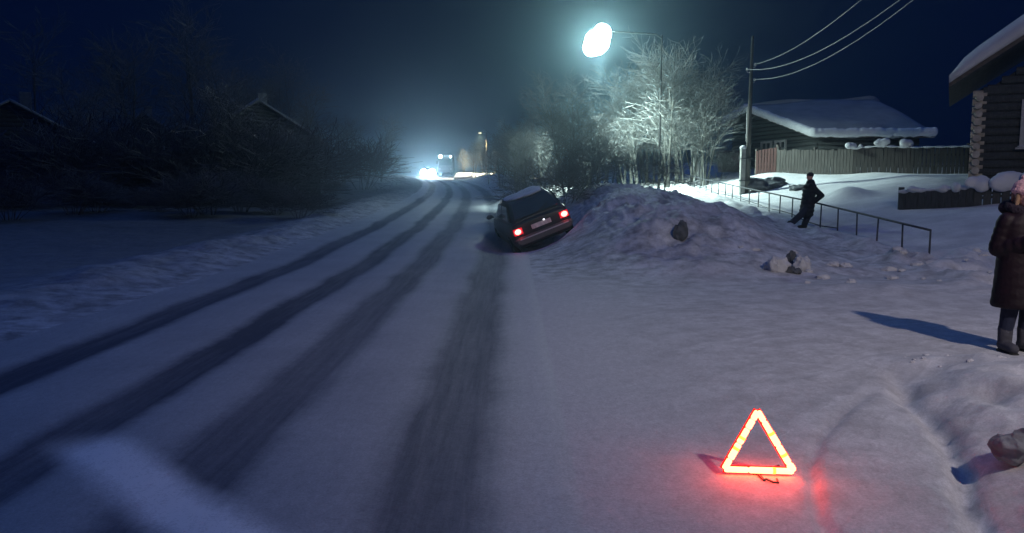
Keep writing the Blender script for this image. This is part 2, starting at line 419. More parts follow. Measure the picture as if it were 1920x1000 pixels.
M_snow = mat("roof_snow", (.58, .59, .61), .8, .08, 2, .5, 5)
M_wood = mat("old_timber", (.10, .085, .075), .85, .4, 3, .5, 12, stretch=(1, 1, 6))
M_darkwood = mat("dark_plank", (.055, .06, .062), .9, .4, 4, .4, 10, stretch=(6, 6, 1))
M_greywood = mat("weathered_board", (.065, .06, .056), .9, .35, 3, .4, 12, stretch=(8, 8, 1))
M_redwood = mat("red_brown_board", (.055, .024, .022), .85, .3, 3, .3, 12, stretch=(8, 8, 1))
M_log = mat("pale_log_end", (.42, .38, .32), .85, .35, 5, .5, 16)
M_frame = mat("white_window_trim", (.38, .38, .37), .7, .12, 5)
M_glass = mat("dark_glass", (.02, .03, .035), .12, .2, 3, spec=.6)
M_curtain = mat("green_curtain", (.04, .22, .16), .9, .3, 14, stretch=(1, 1, .1))
M_conc = mat("concrete", (.25, .25, .24), .9, .25, 8, .4, 30)
M_pole = mat("tarred_pole", (.07, .065, .06), .85, .35, 3, .4, 12, stretch=(4, 4, .6))
M_iron = mat("rusty_painted_pipe", (.06, .065, .075), .6, .35, 14, .2, 40, metal=.3)
M_wire = mat("wire_aluminium", (.35, .36, .38), .5, .1, 4, metal=.5)
M_bark = mat("frosted_bark", (.11, .11, .10), .9, .45, 7, .3, 20)
M_twig = mat("frosted_twig", (.16, .165, .16), .9, .3, 5)
M_white_bark = mat("whitewashed_bark", (.75, .76, .72), .8, .12, 10, .3, 20)
M_steel = mat("lamp_housing", (.35, .36, .37), .5, .15, 6, metal=.5)

# ------------------------------------------------------------------ buildings
def plank_wall(mb, p0, p1, z0, z1, horizontal=True, t=.12, n=None):
    p0, p1 = Vector((p0[0], p0[1], 0)), Vector((p1[0], p1[1], 0))
    d = p1 - p0; L = d.length; rot = Matrix.Rotation(math.atan2(d.y, d.x), 3, 'Z')
    rr = random.Random(int(L * 100))
    if horizontal:
        h = .21; k = 0; z = z0
        while z < z1 - .01:
            hh = min(h, z1 - z); c = (p0 + p1) / 2
            mb.tube([p0 + Vector((0, 0, z + hh / 2)), p1 + Vector((0, 0, z + hh / 2))], [hh * .54] * 2, 10); z += hh
    return mb

def window(parent, c, w, h, rz, mglass, snow=True, trim=None):
    trim = trim or M_frame
    rot = Matrix.Rotation(rz, 3, 'Z'); c = Vector(c)
    def w_(v): return c + rot @ Vector(v)
    f = MB()
    for (x, z, a, b) in ((-w / 2, 0, .11, h + .11), (w / 2, 0, .11, h + .11), (0, h / 2, w - .112, .11), (0, -h / 2, w - .112, .11), (0, 0, .045, h - .112)):
        f.box(w_((x, -.05, z)), (a, .09, b), rot)
    f.box(w_((-w / 4, -.045, h / 6)), (w / 2 - .05, .05, .04), rot); f.box(w_((w / 4, -.045, h / 6)), (w / 2 - .05, .05, .04), rot)
    fr = f.build("window", trim, parent)
    MB().box(w_((0, .0, 0)), (w - .1, .02, h - .1), rot).build("pane", mglass, fr)
    s = MB().box(w_((0, -.13, -h / 2 - .085)), (w + .3, .2, .05), rot); s.build("sill", trim, fr)
    if snow:
        q = MB().ell(w_((0, -.13, -h / 2 - .03)), (w / 2 + .12, .09, .05), 14, 7, rot=rot); q.build("snow_ledge", M_snow, fr, smooth=True)
    return fr

def roof_slab(pts, thick, name, parent, m, jag=.06, seed=1, nu=26, nv=14):
    """slab over a bilinear patch: pts = eave0, eave1, ridge1, ridge0; uneven soft snow"""
    rr = random.Random(seed); e0, e1, r1, r0 = [Vector(p) for p in pts]
    mb = MB(); top, bot = [], []
    for j in range(nv + 1):
        for i in range(nu + 1):
            u, v = i / nu, j / nv
            p = (e0 * (1 - u) + e1 * u) * (1 - v) + (r0 * (1 - u) + r1 * u) * v
            edge = min(min(u, 1 - u) * nu / 1.6, v * nv / 1.5, 1)
            th = thick * (.45 + .55 * math.sqrt(max(edge, 0))) * (1 + .18 * math.sin(u * 9 + seed) * math.cos(v * 6))
            dz = -jag * (1 - min(v * nv / 2, 1)) * (1 + math.sin(u * 17 + seed) + .5 * math.sin(u * 41))
            top.append(p + Vector((0, 0, th + dz))); bot.append(p + Vector((0, 0, dz)))
    w = nu + 1; n = len(top); fs = []
    for j in range(nv):
        for i in range(nu):
            a = j * w + i
            fs.append((a, a + 1, a + 1 + w, a + w)); fs.append((n + a, n + a + w, n + a + 1 + w, n + a + 1))
    for i in range(nu):
        fs.append((i, n + i, n + i + 1, i + 1)); a = nv * w + i; fs.append((a, a + 1, n + a + 1, n + a))
    for j in range(nv):
        a = j * w; fs.append((a, a + w, n + a + w, n + a)); a = j * w + nu; fs.append((a, n + a, n + a + w, a + w))
    mb.add(top + bot, fs)
    return mb.build(name, m, parent, smooth=True)

# --- timber house behind the yard
def house_mid():
    root = thing("timber_house", (16, 41, hz(16, 41)), "dark timber house with a wide snow-laden gable roof behind the plank fence and utility pole", "house")
    def loc(v): return Vector(v) - Vector(root.location)
    yC, yA, yR = 37.6, 47.5, 43.4
    xg, xe = 12.9, 19.6
    C = P(1525, 256, yC); A = P(1350, 236, yA); Pk = P(1400, 208, yR)
    xl = 12.6
    zC, zA, zP = C.z, A.z, Pk.z
    x0 = lambda y: C.x + (A.x - C.x) * (y - yC) / (yA - yC)
    wl = .55
    w = MB()
    g0 = (x0(yC + .5) + wl, yC + .6); g1 = (x0(yA - .5) + wl, yA - .6)
    zb = .7
    plank_wall(w, g0, g1, zb, zC - .05)
    plank_wall(w, g0, (xe - .4, yC + .6), zb, zC - .05)
    # gable triangle
    gy0, gy1 = yC + .6, yA - .6
    z = zC - .05
    while z < zP - .25:
        t = (z - zC) / (zP - zC); ya = gy0 + (yR - gy0) * t; 
        tb = max(0, (z - zA) / (zP - zA)); yb = gy1 - (gy1 - yR) * tb
        if yb - ya > .2:
            w.tube([(x0(ya) + wl, ya, z + .1), (x0(yb) + wl, yb, z + .1)], [.113] * 2, 8)
        z += .21
    w.add([(g0[0], g0[1] + .02, zb), (xe - .4, yC + .62, zb), (xe - .4, yA - .6, zb), (g1[0] + .02, g1[1], zb),
           (g0[0], g0[1] + .02, zC - .1), (xe - .4, yC + .62, zC - .1), (xe - .4, yA - .6, zC - .1), (g1[0] + .02, g1[1], zC - .1)],
          [(0, 1, 5, 4), (1, 2, 6, 5), (2, 3, 7, 6), (3, 0, 4, 7)])
    for k in range(len(w.v)): w.v[k] = tuple(loc(w.v[k]))
    w.build("wall", M_darkwood, root, smooth=True)
    # roof: snow lies on boards
    Q = (xe, yR, zP + .35); D = (xe, yC - .1, zC + .02); B = (xe, yA, zA)
    shaded_snow = mat("shaded_roof_snow", (.28, .29, .31), .85, .15, 1.5, .5, 5)  # roof top snow toned dark, its shade put into the colour
    roof_slab([loc((C.x, yC, zC)), loc(D), loc(Q), loc((Pk.x, yR, zP))], .34, "roof", root, shaded_snow, .05, 3)
    rf = [c for c in root.children if c.name.startswith("roof")][0]
    roof_slab([loc((A.x, yA, zA)), loc(B), loc(Q), loc((Pk.x, yR, zP))], .42, "roof", root, shaded_snow, .05, 5)
    eg = MB(); rq = random.Random(6)
    def lip(a, b, n, r):
        for k in range(n):
            t = (k + .5) / n; p = Vector(a).lerp(Vector(b), t)
            eg.ell(loc(p) + Vector((-.02, -.02, .17 + rq.uniform(-.03, .03))), (r * 1.1, r * 1.1, .21 * rq.uniform(.85, 1.1)), 10, 7)
    lip((C.x, yC, zC), (Pk.x, yR, zP), 60, .16); lip((Pk.x, yR, zP), (A.x, yA, zA), 50, .16); lip((C.x, yC, zC), D, 60, .16)
    eg.build("snow_edge", mat("lit_edge_snow", (.78, .79, .80), .8, .06, 3, .5, 6), rf if False else [c for c in root.children if c.name.startswith("roof")][0], smooth=True, remesh=.05, sm=3)  # rim snow made paler, as if catching the lamp light
    b = MB()
    def bd(p, q): b.hull8([loc(v) for v in (p[0], p[1], q[1], q[0])] + [loc(v) + Vector((0, 0, .06)) for v in (p[0], p[1], q[1], q[0])])
    dz = Vector((0, 0, -.09))
    bd([Vector((C.x + .05, yC + .05, zC)) + dz, Vector(D) + dz], [Vector((Pk.x + .05, yR, zP)) + dz, Vector(Q) + dz])
    bd([Vector((A.x + .05, yA - .05, zA)) + dz, Vector(B) + dz], [Vector((Pk.x + .05, yR, zP)) + dz, Vector(Q) + dz])
    b.build("eave_board", M_wood, root)
    ang = math.atan2(g1[1] - g0[1], g1[0] - g0[0])
    for px in (1437, 1463):
        # windows in the gable wall, facing the lamp
        t = None
        for k in range(200):
            q = k / 199; X = g0[0] + (g1[0] - g0[0]) * q; Y = g0[1] + (g1[1] - g0[1]) * q
            if abs(960 + 1500 * X / Y * 1.0 - px) < 1.2: t = q; break
        t = t or .5
        X = g0[0] + (g1[0] - g0[0]) * t; Y = g0[1] + (g1[1] - g0[1]) * t
        nrm = Vector((-math.sin(ang), math.cos(ang), 0)) * .13
        window(root, loc((X + nrm.x, Y + nrm.y, 3.0)), 1.0, 1.1, ang + math.pi, M_glass)
    return root
house_mid()

# --- log house at the right edge
def house_right():
    Y = 24.0; c = P(1826, 340, Y); tip = P(1808, 150, Y - .6)
    root = thing("log_house", (c.x + 3, Y, 1.3), "dark log house with pale corner log ends and snowy roof at the right edge", "log house")
    R = Vector(root.location)
    x0, x1, y1 = c.x, c.x + 8.4, Y + 7
    ztop = P(1826, 168, Y).z
    w = MB(); z = .9
    while z < ztop:
        w.tube([Vector((x0 + .1, Y, z)) - R, Vector((x1, Y, z)) - R], [.135] * 2, 10)
        w.tube([Vector((x0 + .12, Y + .15, z)) - R, Vector((x0 + .12, y1, z)) - R], [.125] * 2, 10); z += .235
    xm = (x0 + x1) / 2; zt = ztop; k = 0
    slope = 0.68
    while zt < ztop + slope * (xm - x0) - .2:
        xa = x0 + (zt - ztop) / slope
        w.tube([Vector((xa + .2, Y, zt)) - R, Vector((x1 - (xa - x0) - .2, Y, zt)) - R], [.12] * 2, 8); zt += .235
    gz = ztop + slope * (xm - x0)
    w.add([Vector(v) - R for v in ((x0 + .1, Y + .06, ztop - .1), (x1 - .1, Y + .06, ztop - .1), (xm, Y + .06, gz + .1), (x0 + .1, Y + .25, ztop - .1), (x1 - .1, Y + .25, ztop - .1), (xm, Y + .25, gz + .1))], [(0, 1, 2), (5, 4, 3), (0, 3, 4, 1), (1, 4, 5, 2), (2, 5, 3, 0)])
    w.box(Vector((x0 + 4.4, Y + 3.6, 2.4)) - R, (7.9, 6.6, 3.6))
    w.build("wall", M_darkwood, root, smooth=False)
    # corner: stacked log ends
    e = MB(); z = .95; rr = random.Random(4)
    while z < ztop - .05:
        r = rr.uniform(.10, .115)
        e.tube([Vector((x0 + rr.uniform(-.02, .02), Y + .2, z)) - R, Vector((x0 + rr.uniform(-.02, .02), Y - .25 - rr.uniform(0, .05), z)) - R], [r, r * .96], 12)
        e.tube([Vector((x0 - .16, Y - .02, z + .117)) - R, Vector((x0 + .2, Y - .02, z + .117)) - R], [r * .97, r], 12)
        z += .235
    e.build("corner_log_ends", M_log, root)
    zr = tip.z
    y0 = Y - .55
    xr = xm; zp = zr + slope * (xr - tip.x)
    a = roof_slab([Vector((tip.x, y1, zr)) - R, Vector((tip.x, y0, zr)) - R, Vector((xr, y0, zp)) - R, Vector((xr, y1, zp)) - R], .62, "roof", root, M_snow, .03, 8)
    x2 = x1 + .6
    roof_slab([Vector((x2, y1, zr)) - R, Vector((x2, y0, zr)) - R, Vector((xr, y0, zp)) - R, Vector((xr, y1, zp)) - R], .62, "roof", root, M_snow, .03, 9)
    b = MB()
    for xx in (tip.x, x2):
        pts = [(xx, y0 + .08, zr - .14), (xx, y1, zr - .14), (xr, y1, zp - .14), (xr, y0 + .08, zp - .14)]
        b.hull8([Vector(p) - R for p in pts] + [Vector(p) - R + Vector((0, 0, .12)) for p in pts])
    b.build("eave_board", M_wood, root)
    wc = P(1937, 238, Y)
    window(root, Vector((x0 + 1.60, Y - .16, wc.z + .05)) - R, .95, 1.25, 0, M_curtain)
    th = -.50; M = Matrix.Rotation(th, 3, 'Z'); cc = Vector((x0, Y, 0)); Rl = Vector((R.x, R.y, 0))
    root.rotation_euler = (0, 0, th); root.location = cc + M @ (Rl - cc) + Vector((0, 0, R.z))
    return root
house_right()

# --- houses on the dark left side
def far_house(cx_, cy_, w, d, zw, zr, rz, label, lit=None, snow=.20):
    root = thing("village_house", (cx_, cy_, hz(cx_, cy_) - .2), label, "house", rz)
    b = MB(); z = 0
    for (p, q) in (((-w / 2, -d / 2), (w / 2, -d / 2)), ((w / 2, -d / 2), (w / 2, d / 2)), ((w / 2, d / 2), (-w / 2, d / 2)), ((-w / 2, d / 2), (-w / 2, -d / 2))):
        plank_wall(b, p, q, 0, zw)
    zt = zw
    while zt < zr - .2:
        t = (zt - zw) / (zr - zw); h = w / 2 * (1 - t)
        for yy in (-d / 2, d / 2): b.tube([(-h, yy, zt + .1), (h, yy, zt + .1)], [.11] * 2, 6)
        zt += .21
    b.build("wall", M_darkwood, root)
    o = .6
    gs = mat('darkened_roof_snow', (.22, .23, .24), .85, .2, 2, .4, 6)  # snow colour darkened to paint the gloom of the left side
    zo = zw - (zr - zw) * o / (w / 2)
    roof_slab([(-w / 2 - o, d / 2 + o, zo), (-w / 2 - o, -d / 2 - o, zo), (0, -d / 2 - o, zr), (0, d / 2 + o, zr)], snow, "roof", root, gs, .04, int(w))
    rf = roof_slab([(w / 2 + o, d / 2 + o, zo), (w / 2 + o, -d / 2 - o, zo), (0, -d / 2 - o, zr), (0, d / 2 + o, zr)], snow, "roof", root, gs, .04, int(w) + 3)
    MB().box((w * .12, d * .1, zr + .3), (.55, .55, 1.3)).build("chimney", M_conc, rf, bevel=.03)
    if lit:
        for q in (-.2, .22): window(root, (w * q, -d / 2 - .12, zw * .5), .9, 1.1, 0, M_glass, trim=M_darkwood, snow=False)
    return root
h1 = far_house(-16.1, 50, 6.6, 8, 3.4, 5.5, .42, "low dark house left of the road with a pale vent in its snowy gable", True)
h2 = far_house(-26.2, 42, 8.0, 8, 2.6, 4.8, .60, "dark house at the far left whose snowy roof edge shows faintly", None)
h3 = far_house(-28.5, 62, 6.0, 8, 3.2, 5.4, .5, "small dark house standing back between the two nearer left houses", None)
M_winlit = mat("lit_pane", (.8, .8, .75), .5, .1, 3, emit=(.8, .9, 1.0), estr=1.5)
MB().box((1.7, -4.16, 3.55), (.35, .05, .75)).build("gable_vent", M_frame, h1)
MB().box((-.3, -4.16, 3.6), (.1, .05, .07)).build("door_lamp", M_winlit, h1)

# ------------------------------------------------------------------ fences
def board_fence(pts, h, name, label, m, bw=.13, gap=.012, caps=0, seed=0, cat="fence", post_m=None, topvar=.05, dip=None):
    rr = random.Random(seed)
    c = Vector((pts[0][0], pts[0][1], hz(*pts[0]))); root = thing(name, c, label, cat)
    bd = MB(); rl = MB(); posts = []; caplist = []
    for s in range(len(pts) - 1):
        a, b = Vector((*pts[s], 0)), Vector((*pts[s + 1], 0)); d = b - a; L = d.length; u = d / L
        rot = Matrix.Rotation(math.atan2(u.y, u.x), 3, 'Z'); nn = Vector((-u.y, u.x, 0))
        n = int(L / (bw + gap))
        for k in range(n):
            p = a + u * ((k + .5) * L / n); z = hz(p.x, p.y) - .15
            hh = h + .15 + rr.uniform(-topvar, topvar)
            tilt = Matrix.Rotation(rr.uniform(-.02, .02), 3, 'Y')
            bd.box(p + Vector((0, 0, z + hh / 2)) - c, (bw, .022, hh), rot @ tilt)
        np_ = max(1, round(L / 2.4))
        for k in range(np_ + (s == len(pts) - 2)):
            p = a + u * (k * L / np_) + nn * .08; posts.append(p)
        for zz in (.3, h - .3):
            q0, q1 = a + nn * .035, b + nn * .035
            rl.tube([q0 + Vector((0, 0, hz(q0.x, q0.y) + zz)) - c, q1 + Vector((0, 0, hz(q1.x, q1.y) + zz)) - c], [.035] * 2, 4)
    bd.build("board_panel", m, root); rl.build("rail", post_m or m, root)
    for p in posts:
        z = hz(p.x, p.y)
        po = MB().box(p + Vector((0, 0, z + h / 2)) - c, (.12, .12, h + .25)).build("post", post_m or m, root, bevel=.01)
    return root, posts, c
f1, posts, c0 = board_fence([(P(1458, 300, 36).x, 36), (P(1600, 300, 33).x, 33), (P(1815, 300, 30.5).x, 30.5)], 1.02, "board_fence",
    "weathered grey board fence with round snow caps between the two houses", M_greywood, seed=3, topvar=.04)
def snow_cap(c, r, parent, seed, name="snow_cap"):
    rr = random.Random(seed); mb = MB()
    for k in range(7): mb.ell(Vector(c) + Vector((rr.uniform(-.5, .5) * r[0], rr.uniform(-.3, .3) * r[1], rr.uniform(-.3, .35) * r[2])), [q * rr.uniform(.45, .85) for q in r], 12, 8, .06, rr)
    return mb.build(name, M_snow, parent, smooth=True, remesh=min(r) * .12, sm=4)
for k, (px, py, yy, r) in enumerate(((1595, 290, 33.0, .2), (1653, 284, 32.3, .25), (1698, 282, 31.8, .24), (1613, 285, 32.8, .1))):
    p = P(px, py, yy); p.z = hz(p.x, yy) + 1.06 + r * .45; snow_cap(p - c0, (r, r * .8, r * .8), f1, k)
mb = MB()
for k in range(135):
    t = k / 59; X = P(1600, 300, 33).x * (1 - t) + P(1815, 300, 30.5).x * t; Y = 33 * (1 - t) + 30.5 * t
    mb.ell(Vector((X, Y, hz(X, Y) + 1.03)) - c0, (.12, .05, .035 + .02 * math.sin(k)), 8, 5)
mb.build("snow_ridge", M_snow, f1, smooth=True)
g, posts, c0b = board_fence([(P(1417, 300, 37).x, 37.0), (P(1456, 300, 36.1).x, 36.1)], 1.12, "garden_gate",
    "red-brown board gate under the timber house windows", M_redwood, seed=7, cat="gate", post_m=M_wood, topvar=.01)
# low dark plank fence by the log house, with heaps of snow along the top
lf, posts, c1 = board_fence([(P(1690, 300, 22.8).x, 22.8), (P(1830, 300, 21.0).x, 21.0), (P(1990, 300, 20.0).x, 20.0)], .50, "plank_fence",
    "low dark plank fence heaped with snow in front of the log house", M_darkwood, seed=9, bw=.18, gap=.004, topvar=.015)
mbr = MB()
for k in range(90):
    t = k / 89; px = 1692 + 290 * t; yy = float(np.interp(px, [1690, 1830, 1990], [22.8, 21.0, 20.0])); X = P(px, 300, yy).x
    mbr.ell(Vector((X, yy, hz(X, yy) + .51)) - c1, (.09, .10, .045 + .03 * math.sin(k * .9) * math.sin(k * .37)), 8, 6)
mbr.build("snow_ridge", M_snow, lf, smooth=True, remesh=.02, sm=2)
for k, (px, rx, rz_) in enumerate(((1772, .22, .13), (1795, .12, .16), (1838, .36, .26), (1893, .42, .28), (1950, .4, .26), (1722, .25, .10))):
    yy = float(np.interp(px, [1690, 1830, 1990], [22.8, 21.0, 20.0])); X = P(px, 300, yy).x
    snow_cap(Vector((X, yy, hz(X, yy) + .52 + rz_ * .15)) - c1, (rx, .24, rz_), lf, 40 + k)

# ------------------------------------------------------------------ pipe railing beside the path
ry = [16 + 1.21 * k for k in range(-0, 27)]
c = Vector((rail_x(16), 16, 0)); rail = thing("pipe_railing", c, "low dark pipe railing running along the snowy path beside the yard", "railing")
def ztop(Y): return float(np.interp(Y, [16, 23, 29.5, 37, 50], [.62, 1.0, 1.28, 1.62, 2.3]))
tr = MB(); tr.tube([Vector((rail_x(y), y, ztop(y))) - c for y in ry], [.024] * len(ry), 8); tr.build("top_rail", M_iron, rail, smooth=True)
for k, y in enumerate(ry):
    X = rail_x(y); lean = .02 * math.sin(k * 2.3)
    MB().tube([Vector((X + lean, y, hz(X, y) - .2)) - c, Vector((X, y, ztop(y))) - c], [.02] * 2, 8).build("post", M_iron, rail, smooth=True)
lr = MB(); lr.tube([Vector((rail_x(y), y, hz(rail_x(y), y) + .10)) - c for y in ry[4:]], [.016] * len(ry[4:]), 6); lr.build("lower_rail", M_iron, rail, smooth=True)
MB().tube([Vector((rail_x(16) - .45, 16.05, .18)) - c, Vector((rail_x(16), 16.0, .05)) - c], [.018] * 2, 6).build("bent_brace", M_iron, rail, smooth=True)

# ------------------------------------------------------------------ utility pole and wires
pp = P(1401, 360, 33); pb = Vector((pp.x, 33, hz(pp.x, 33)))
up = thing("utility_pole", pb, "tall dark wooden utility pole strapped to a concrete stub behind the railing", "utility pole")
ztp = P(1402, 68, 33).z - pb.z
MB().tube([(0, 0, -.3), (0, 0, ztp / 2), (.02, 0, ztp)], [.12, .085, .05], 12).build("post", M_pole, up, smooth=True)
MB().box((-.22, 0, .75), (.20, .22, 2.1)).build("concrete_stub", M_conc, up, bevel=.02)
sc_ = MB().ell((-.22, 0, 1.83), (.14, .14, .1), 12, 8); sc_.build("snow_cap", M_snow, up, smooth=True)
for z in (.5, 1.4): MB().box((-.1, -.02, z), (.50, .27, .035)).build("strap", M_iron, up, bevel=.005)
MB().box((-.14, -.13, 2.75), (.035, .035, 1.35)).build("cable_conduit", M_frame, up)
ins = []
for k, (dz, dx) in enumerate(((-1.15, .16), (-1.35, -.16), (-1.75, .16))):
    m_ = MB(); m_.tube([(0, 0, ztp + dz - .08), (dx, 0, ztp + dz - .08), (dx, 0, ztp + dz)], [.012] * 3, 6); m_.tube([(dx, 0, ztp + dz), (dx, 0, ztp + dz + .06), (dx, 0, ztp + dz + .1)], [.045, .04, .02], 10)
    m_.build("insulator", M_frame, up); ins.append(pb + Vector((dx, 0, ztp + dz + .05)))
def wire(a, b, sag, r, label, grp="overhead wires from the utility pole"):
    a, b = Vector(a), Vector(b); pts = []
    for k in range(25):
        t = k / 24; p = a.lerp(b, t); p.z -= sag * 4 * t * (1 - t); pts.append(p - a)
    o = MB().tube(pts, [r] * 25, 5).build("overhead_wire", M_wire, None, smooth=True, loc=a)
    return tag(o, label, "wire", grp)
wire(ins[0], P(1700, -75, 16), .35, .012, "uppermost of the wires rising right from the utility pole")
wire(ins[1], P(1720, -25, 16.5), .5, .012, "middle of the wires rising right from the utility pole")
wire(ins[2], P(1740, -22, 17), .5, .012, "lowest of the wires rising right from the utility pole")

# ------------------------------------------------------------------ street lamps
def street_lamp(base, head, top_z, label, power, col, vis, pole_m, r0=.09, spot=None, aim=None, flood=0, bowl=1.0, ball=.12):
    base, head = Vector(base), Vector(head)
    root = thing("street_lamp", base, label, "street lamp")
    h = head - base
    t = Vector((0, 0, top_z - base.z))
    MB().tube([(0, 0, -.3), t * .5, t], [r0, r0 * .8, r0 * .6], 12).build("post", pole_m, root, smooth=True)
    d = (Vector((h.x, h.y, 0)) - Vector((0, 0, 0))).normalized()
    MB().tube([t - Vector((0, 0, .15)), t * .999 + d * .3 + Vector((0, 0, .02)), h - d * .35 + Vector((0, 0, .1)), h + Vector((0, 0, .12))], [.032] * 4, 8).build("arm", pole_m, root, smooth=True)
    rot = Matrix.Rotation(math.atan2(d.y, d.x), 3, 'Z')
    hd = MB(); rings = []
    for k in range(9):
        u = k / 8; x = -.38 + .76 * u; w = .17 * math.sin(math.pi * (.12 + .8 * u)) ** .6; zt = .03 + .13 * math.sin(math.pi * (.15 + .75 * u))
        rings.append([h + rot @ Vector((x, w * math.cos(a), max(0, zt * math.sin(a)) + .06)) for a in [2 * math.pi * q / 14 for q in range(14)]])
    hd.loft(rings); hs = hd.build("housing", M_steel, root, smooth=True)
    if flood:
        MB().ell(h + Vector((0, 0, -.40)), (.56, .5, .60), 18, 12, .05, random.Random(3), Matrix.Rotation(.35, 3, 'Y')).ell(h + Vector((.22, 0, -.05)), (.42, .4, .46), 14, 10, .05, random.Random(4)).ell(h + Vector((-.28, 0, -.62)), (.36, .34, .42), 14, 10, .05, random.Random(5)).build("lamp_glare", mat("lamp_glare_lit", (.9, .9, .9), .3, .02, 3, emit=col, estr=power), hs, smooth=True, remesh=.06, sm=2)  # lopsided lit blobs, shaped and enlarged to imitate the lamp's glare
    em = mat("lamp_bowl_%d" % int(vis), (.9, .9, .9), .3, .02, 3, emit=col, estr=vis)
    if not flood: MB().ell(h + Vector((0, 0, .02)), (.26 * bowl, .14 * bowl, .10 * bowl), 16, 10, rot=rot).build("glass_bowl", em, hs, smooth=True)
    if flood:
        l2 = bpy.data.lights.new("lamp_beam", 'SPOT'); l2.energy = flood; l2.color = col; l2.shadow_soft_size = .12; l2.spot_size = math.radians(118); l2.spot_blend = .35
        lo2 = bpy.data.objects.new("beam", l2); COL.objects.link(lo2); lo2.parent = root; lo2.location = h + Vector((0, 0, -1.2)); lo2.rotation_euler = Vector(aim).to_track_quat('-Z', 'Y').to_euler()
        return root
    ld = bpy.data.lights.new("lamp_light", 'SPOT' if spot else 'POINT'); ld.energy = power; ld.color = col; ld.shadow_soft_size = ball * 1.6
    if spot: ld.spot_size = math.radians(spot); ld.spot_blend = 1.0
    lo = bpy.data.objects.new("bulb", ld); COL.objects.link(lo); lo.parent = root; lo.location = h + Vector((0, 0, -.10 - ball))
    if aim and not flood: lo.rotation_euler = Vector(aim).to_track_quat('-Z', 'Y').to_euler()
    return root
hd = P(1120, 62, 37); bx_ = P(1236, 300, 38.0)
street_lamp((bx_.x, 38, hz(bx_.x, 38)), hd, P(1236, 66, 38).z, "glaring white street lamp reaching out over the bare thicket", LAMP_MID, (.74, 1.0, .93), 90, mat('black_pole', (.02, .02, .02), .9, .3, 4), aim=(.30, -.05, -1), flood=11500, r0=.06)
street_lamp((9.2, -2.6, hz(9.2, -2.6)), (6.7, -1.4, 8.2), 8.3, "street lamp standing behind the photographer on the right", LAMP_NEAR, (1.0, .88, .82), 30, M_pole, spot=124, aim=(.30, 1.3, -1))
q = P(900, 250, 108); qb = P(912, 330, 109)
street_lamp((qb.x, 109, hz(qb.x, 109)), q, q.z + .15, "distant street lamp lighting the far roadside trees", 30000, (1.0, .88, .55), 2, M_pole, spot=130)
q = P(637, 316, 95); 
yl = street_lamp((q.x - 1.2, 95.5, hz(q.x, 95)), q, q.z + .2, "tiny lit yard lamp far off on the dark left side", 12, (.95, .95, 1.0), 8, M_pole, r0=.05)

# ------------------------------------------------------------------ bare trees
def make_tree(seed, H, r0, stems=1, spread=.35, twn=1.0, droop=0.0):
    """returns (limbs, twigs) mesh data in local space"""
    rr = random.Random(seed); limb, twig = MB(), MB()
    def grow(p, d, L, r, lvl):
        n = max(3, int(L / .35)); pts, rd = [p.copy()], [r]
        q = p.copy(); dd = d.copy()
        for k in range(n):
            dd = (dd + Vector((rr.uniform(-1, 1), rr.uniform(-1, 1), rr.uniform(-.5, .8) - droop * (lvl > 1))) * (.07 + .05 * lvl)).normalized()
            q = q + dd * L / n; pts.append(q.copy()); rd.append(max(r * (1 - .82 * (k + 1) / n), .0075))
            if lvl < 3 and k >= (n * .22 if lvl == 0 else 0):
                nb = (1 if lvl == 0 else 1) + (rr.random() < (.75 if lvl < 2 else .45) * twn)
                for _ in range(nb):
                    a = rr.uniform(0, 2 * math.pi); up_ = rr.uniform(.35, 1.0)
                    side = Vector((math.cos(a), math.sin(a), 0)); side = (side - dd * side.dot(dd)).normalized()
                    nd = (dd * up_ + side * rr.uniform(.4, .8)).normalized()
                    t = (k + 1) / n
                    nl = (H * .36 * (1 - .55 * t), .95, .5)[lvl] * rr.uniform(.55, 1.1)
                    grow(q.copy(), nd, nl, max(rd[-1] * .55, .004), lvl + 1)
        (limb if lvl < 2 else twig).tube(pts, rd, 6 if lvl == 0 else (4 if lvl == 1 else 3), cap=False)
    for s in range(stems):
        a = rr.uniform(0, 6.28); lean = rr.uniform(0, spread)
        grow(Vector((math.cos(a) * .15 * (stems > 1), math.sin(a) * .15 * (stems > 1), -.2)), Vector((math.cos(a) * lean, math.sin(a) * lean, 1)).normalized(),
             H * rr.uniform(.75, 1.0), r0 * rr.uniform(.7, 1), 0)
    return limb, twig
def raw(mb, name, m):
    me = bpy.data.meshes.new(name); me.from_pydata(mb.v, [], mb.f); me.materials.append(m)
    return me
protos = []
for sd, H, st in ((1, 6.3, 2), (2, 5.6, 3), (3, 6.6, 1), (4, 5.2, 3), (5, 6.0, 2)):
    a, b = make_tree(sd, H, .075, st, .28)
    protos.append((raw(a, "trunk", M_bark), raw(b, "crown", M_twig), H))
def put_tree(pi, x, y, s, rz, label, grp, name="bare_tree", cat="bare tree", zoff=0):
    root = thing(name, (x, y, hz(x, y) + zoff), label, cat, rz, grp)
    for nm, me in (("trunk", protos[pi][0]), ("crown", protos[pi][1])):
        o = bpy.data.objects.new(nm, me); COL.objects.link(o); o.parent = root
    root.scale = (s, s, s)
    return root
rr = random.Random(12)
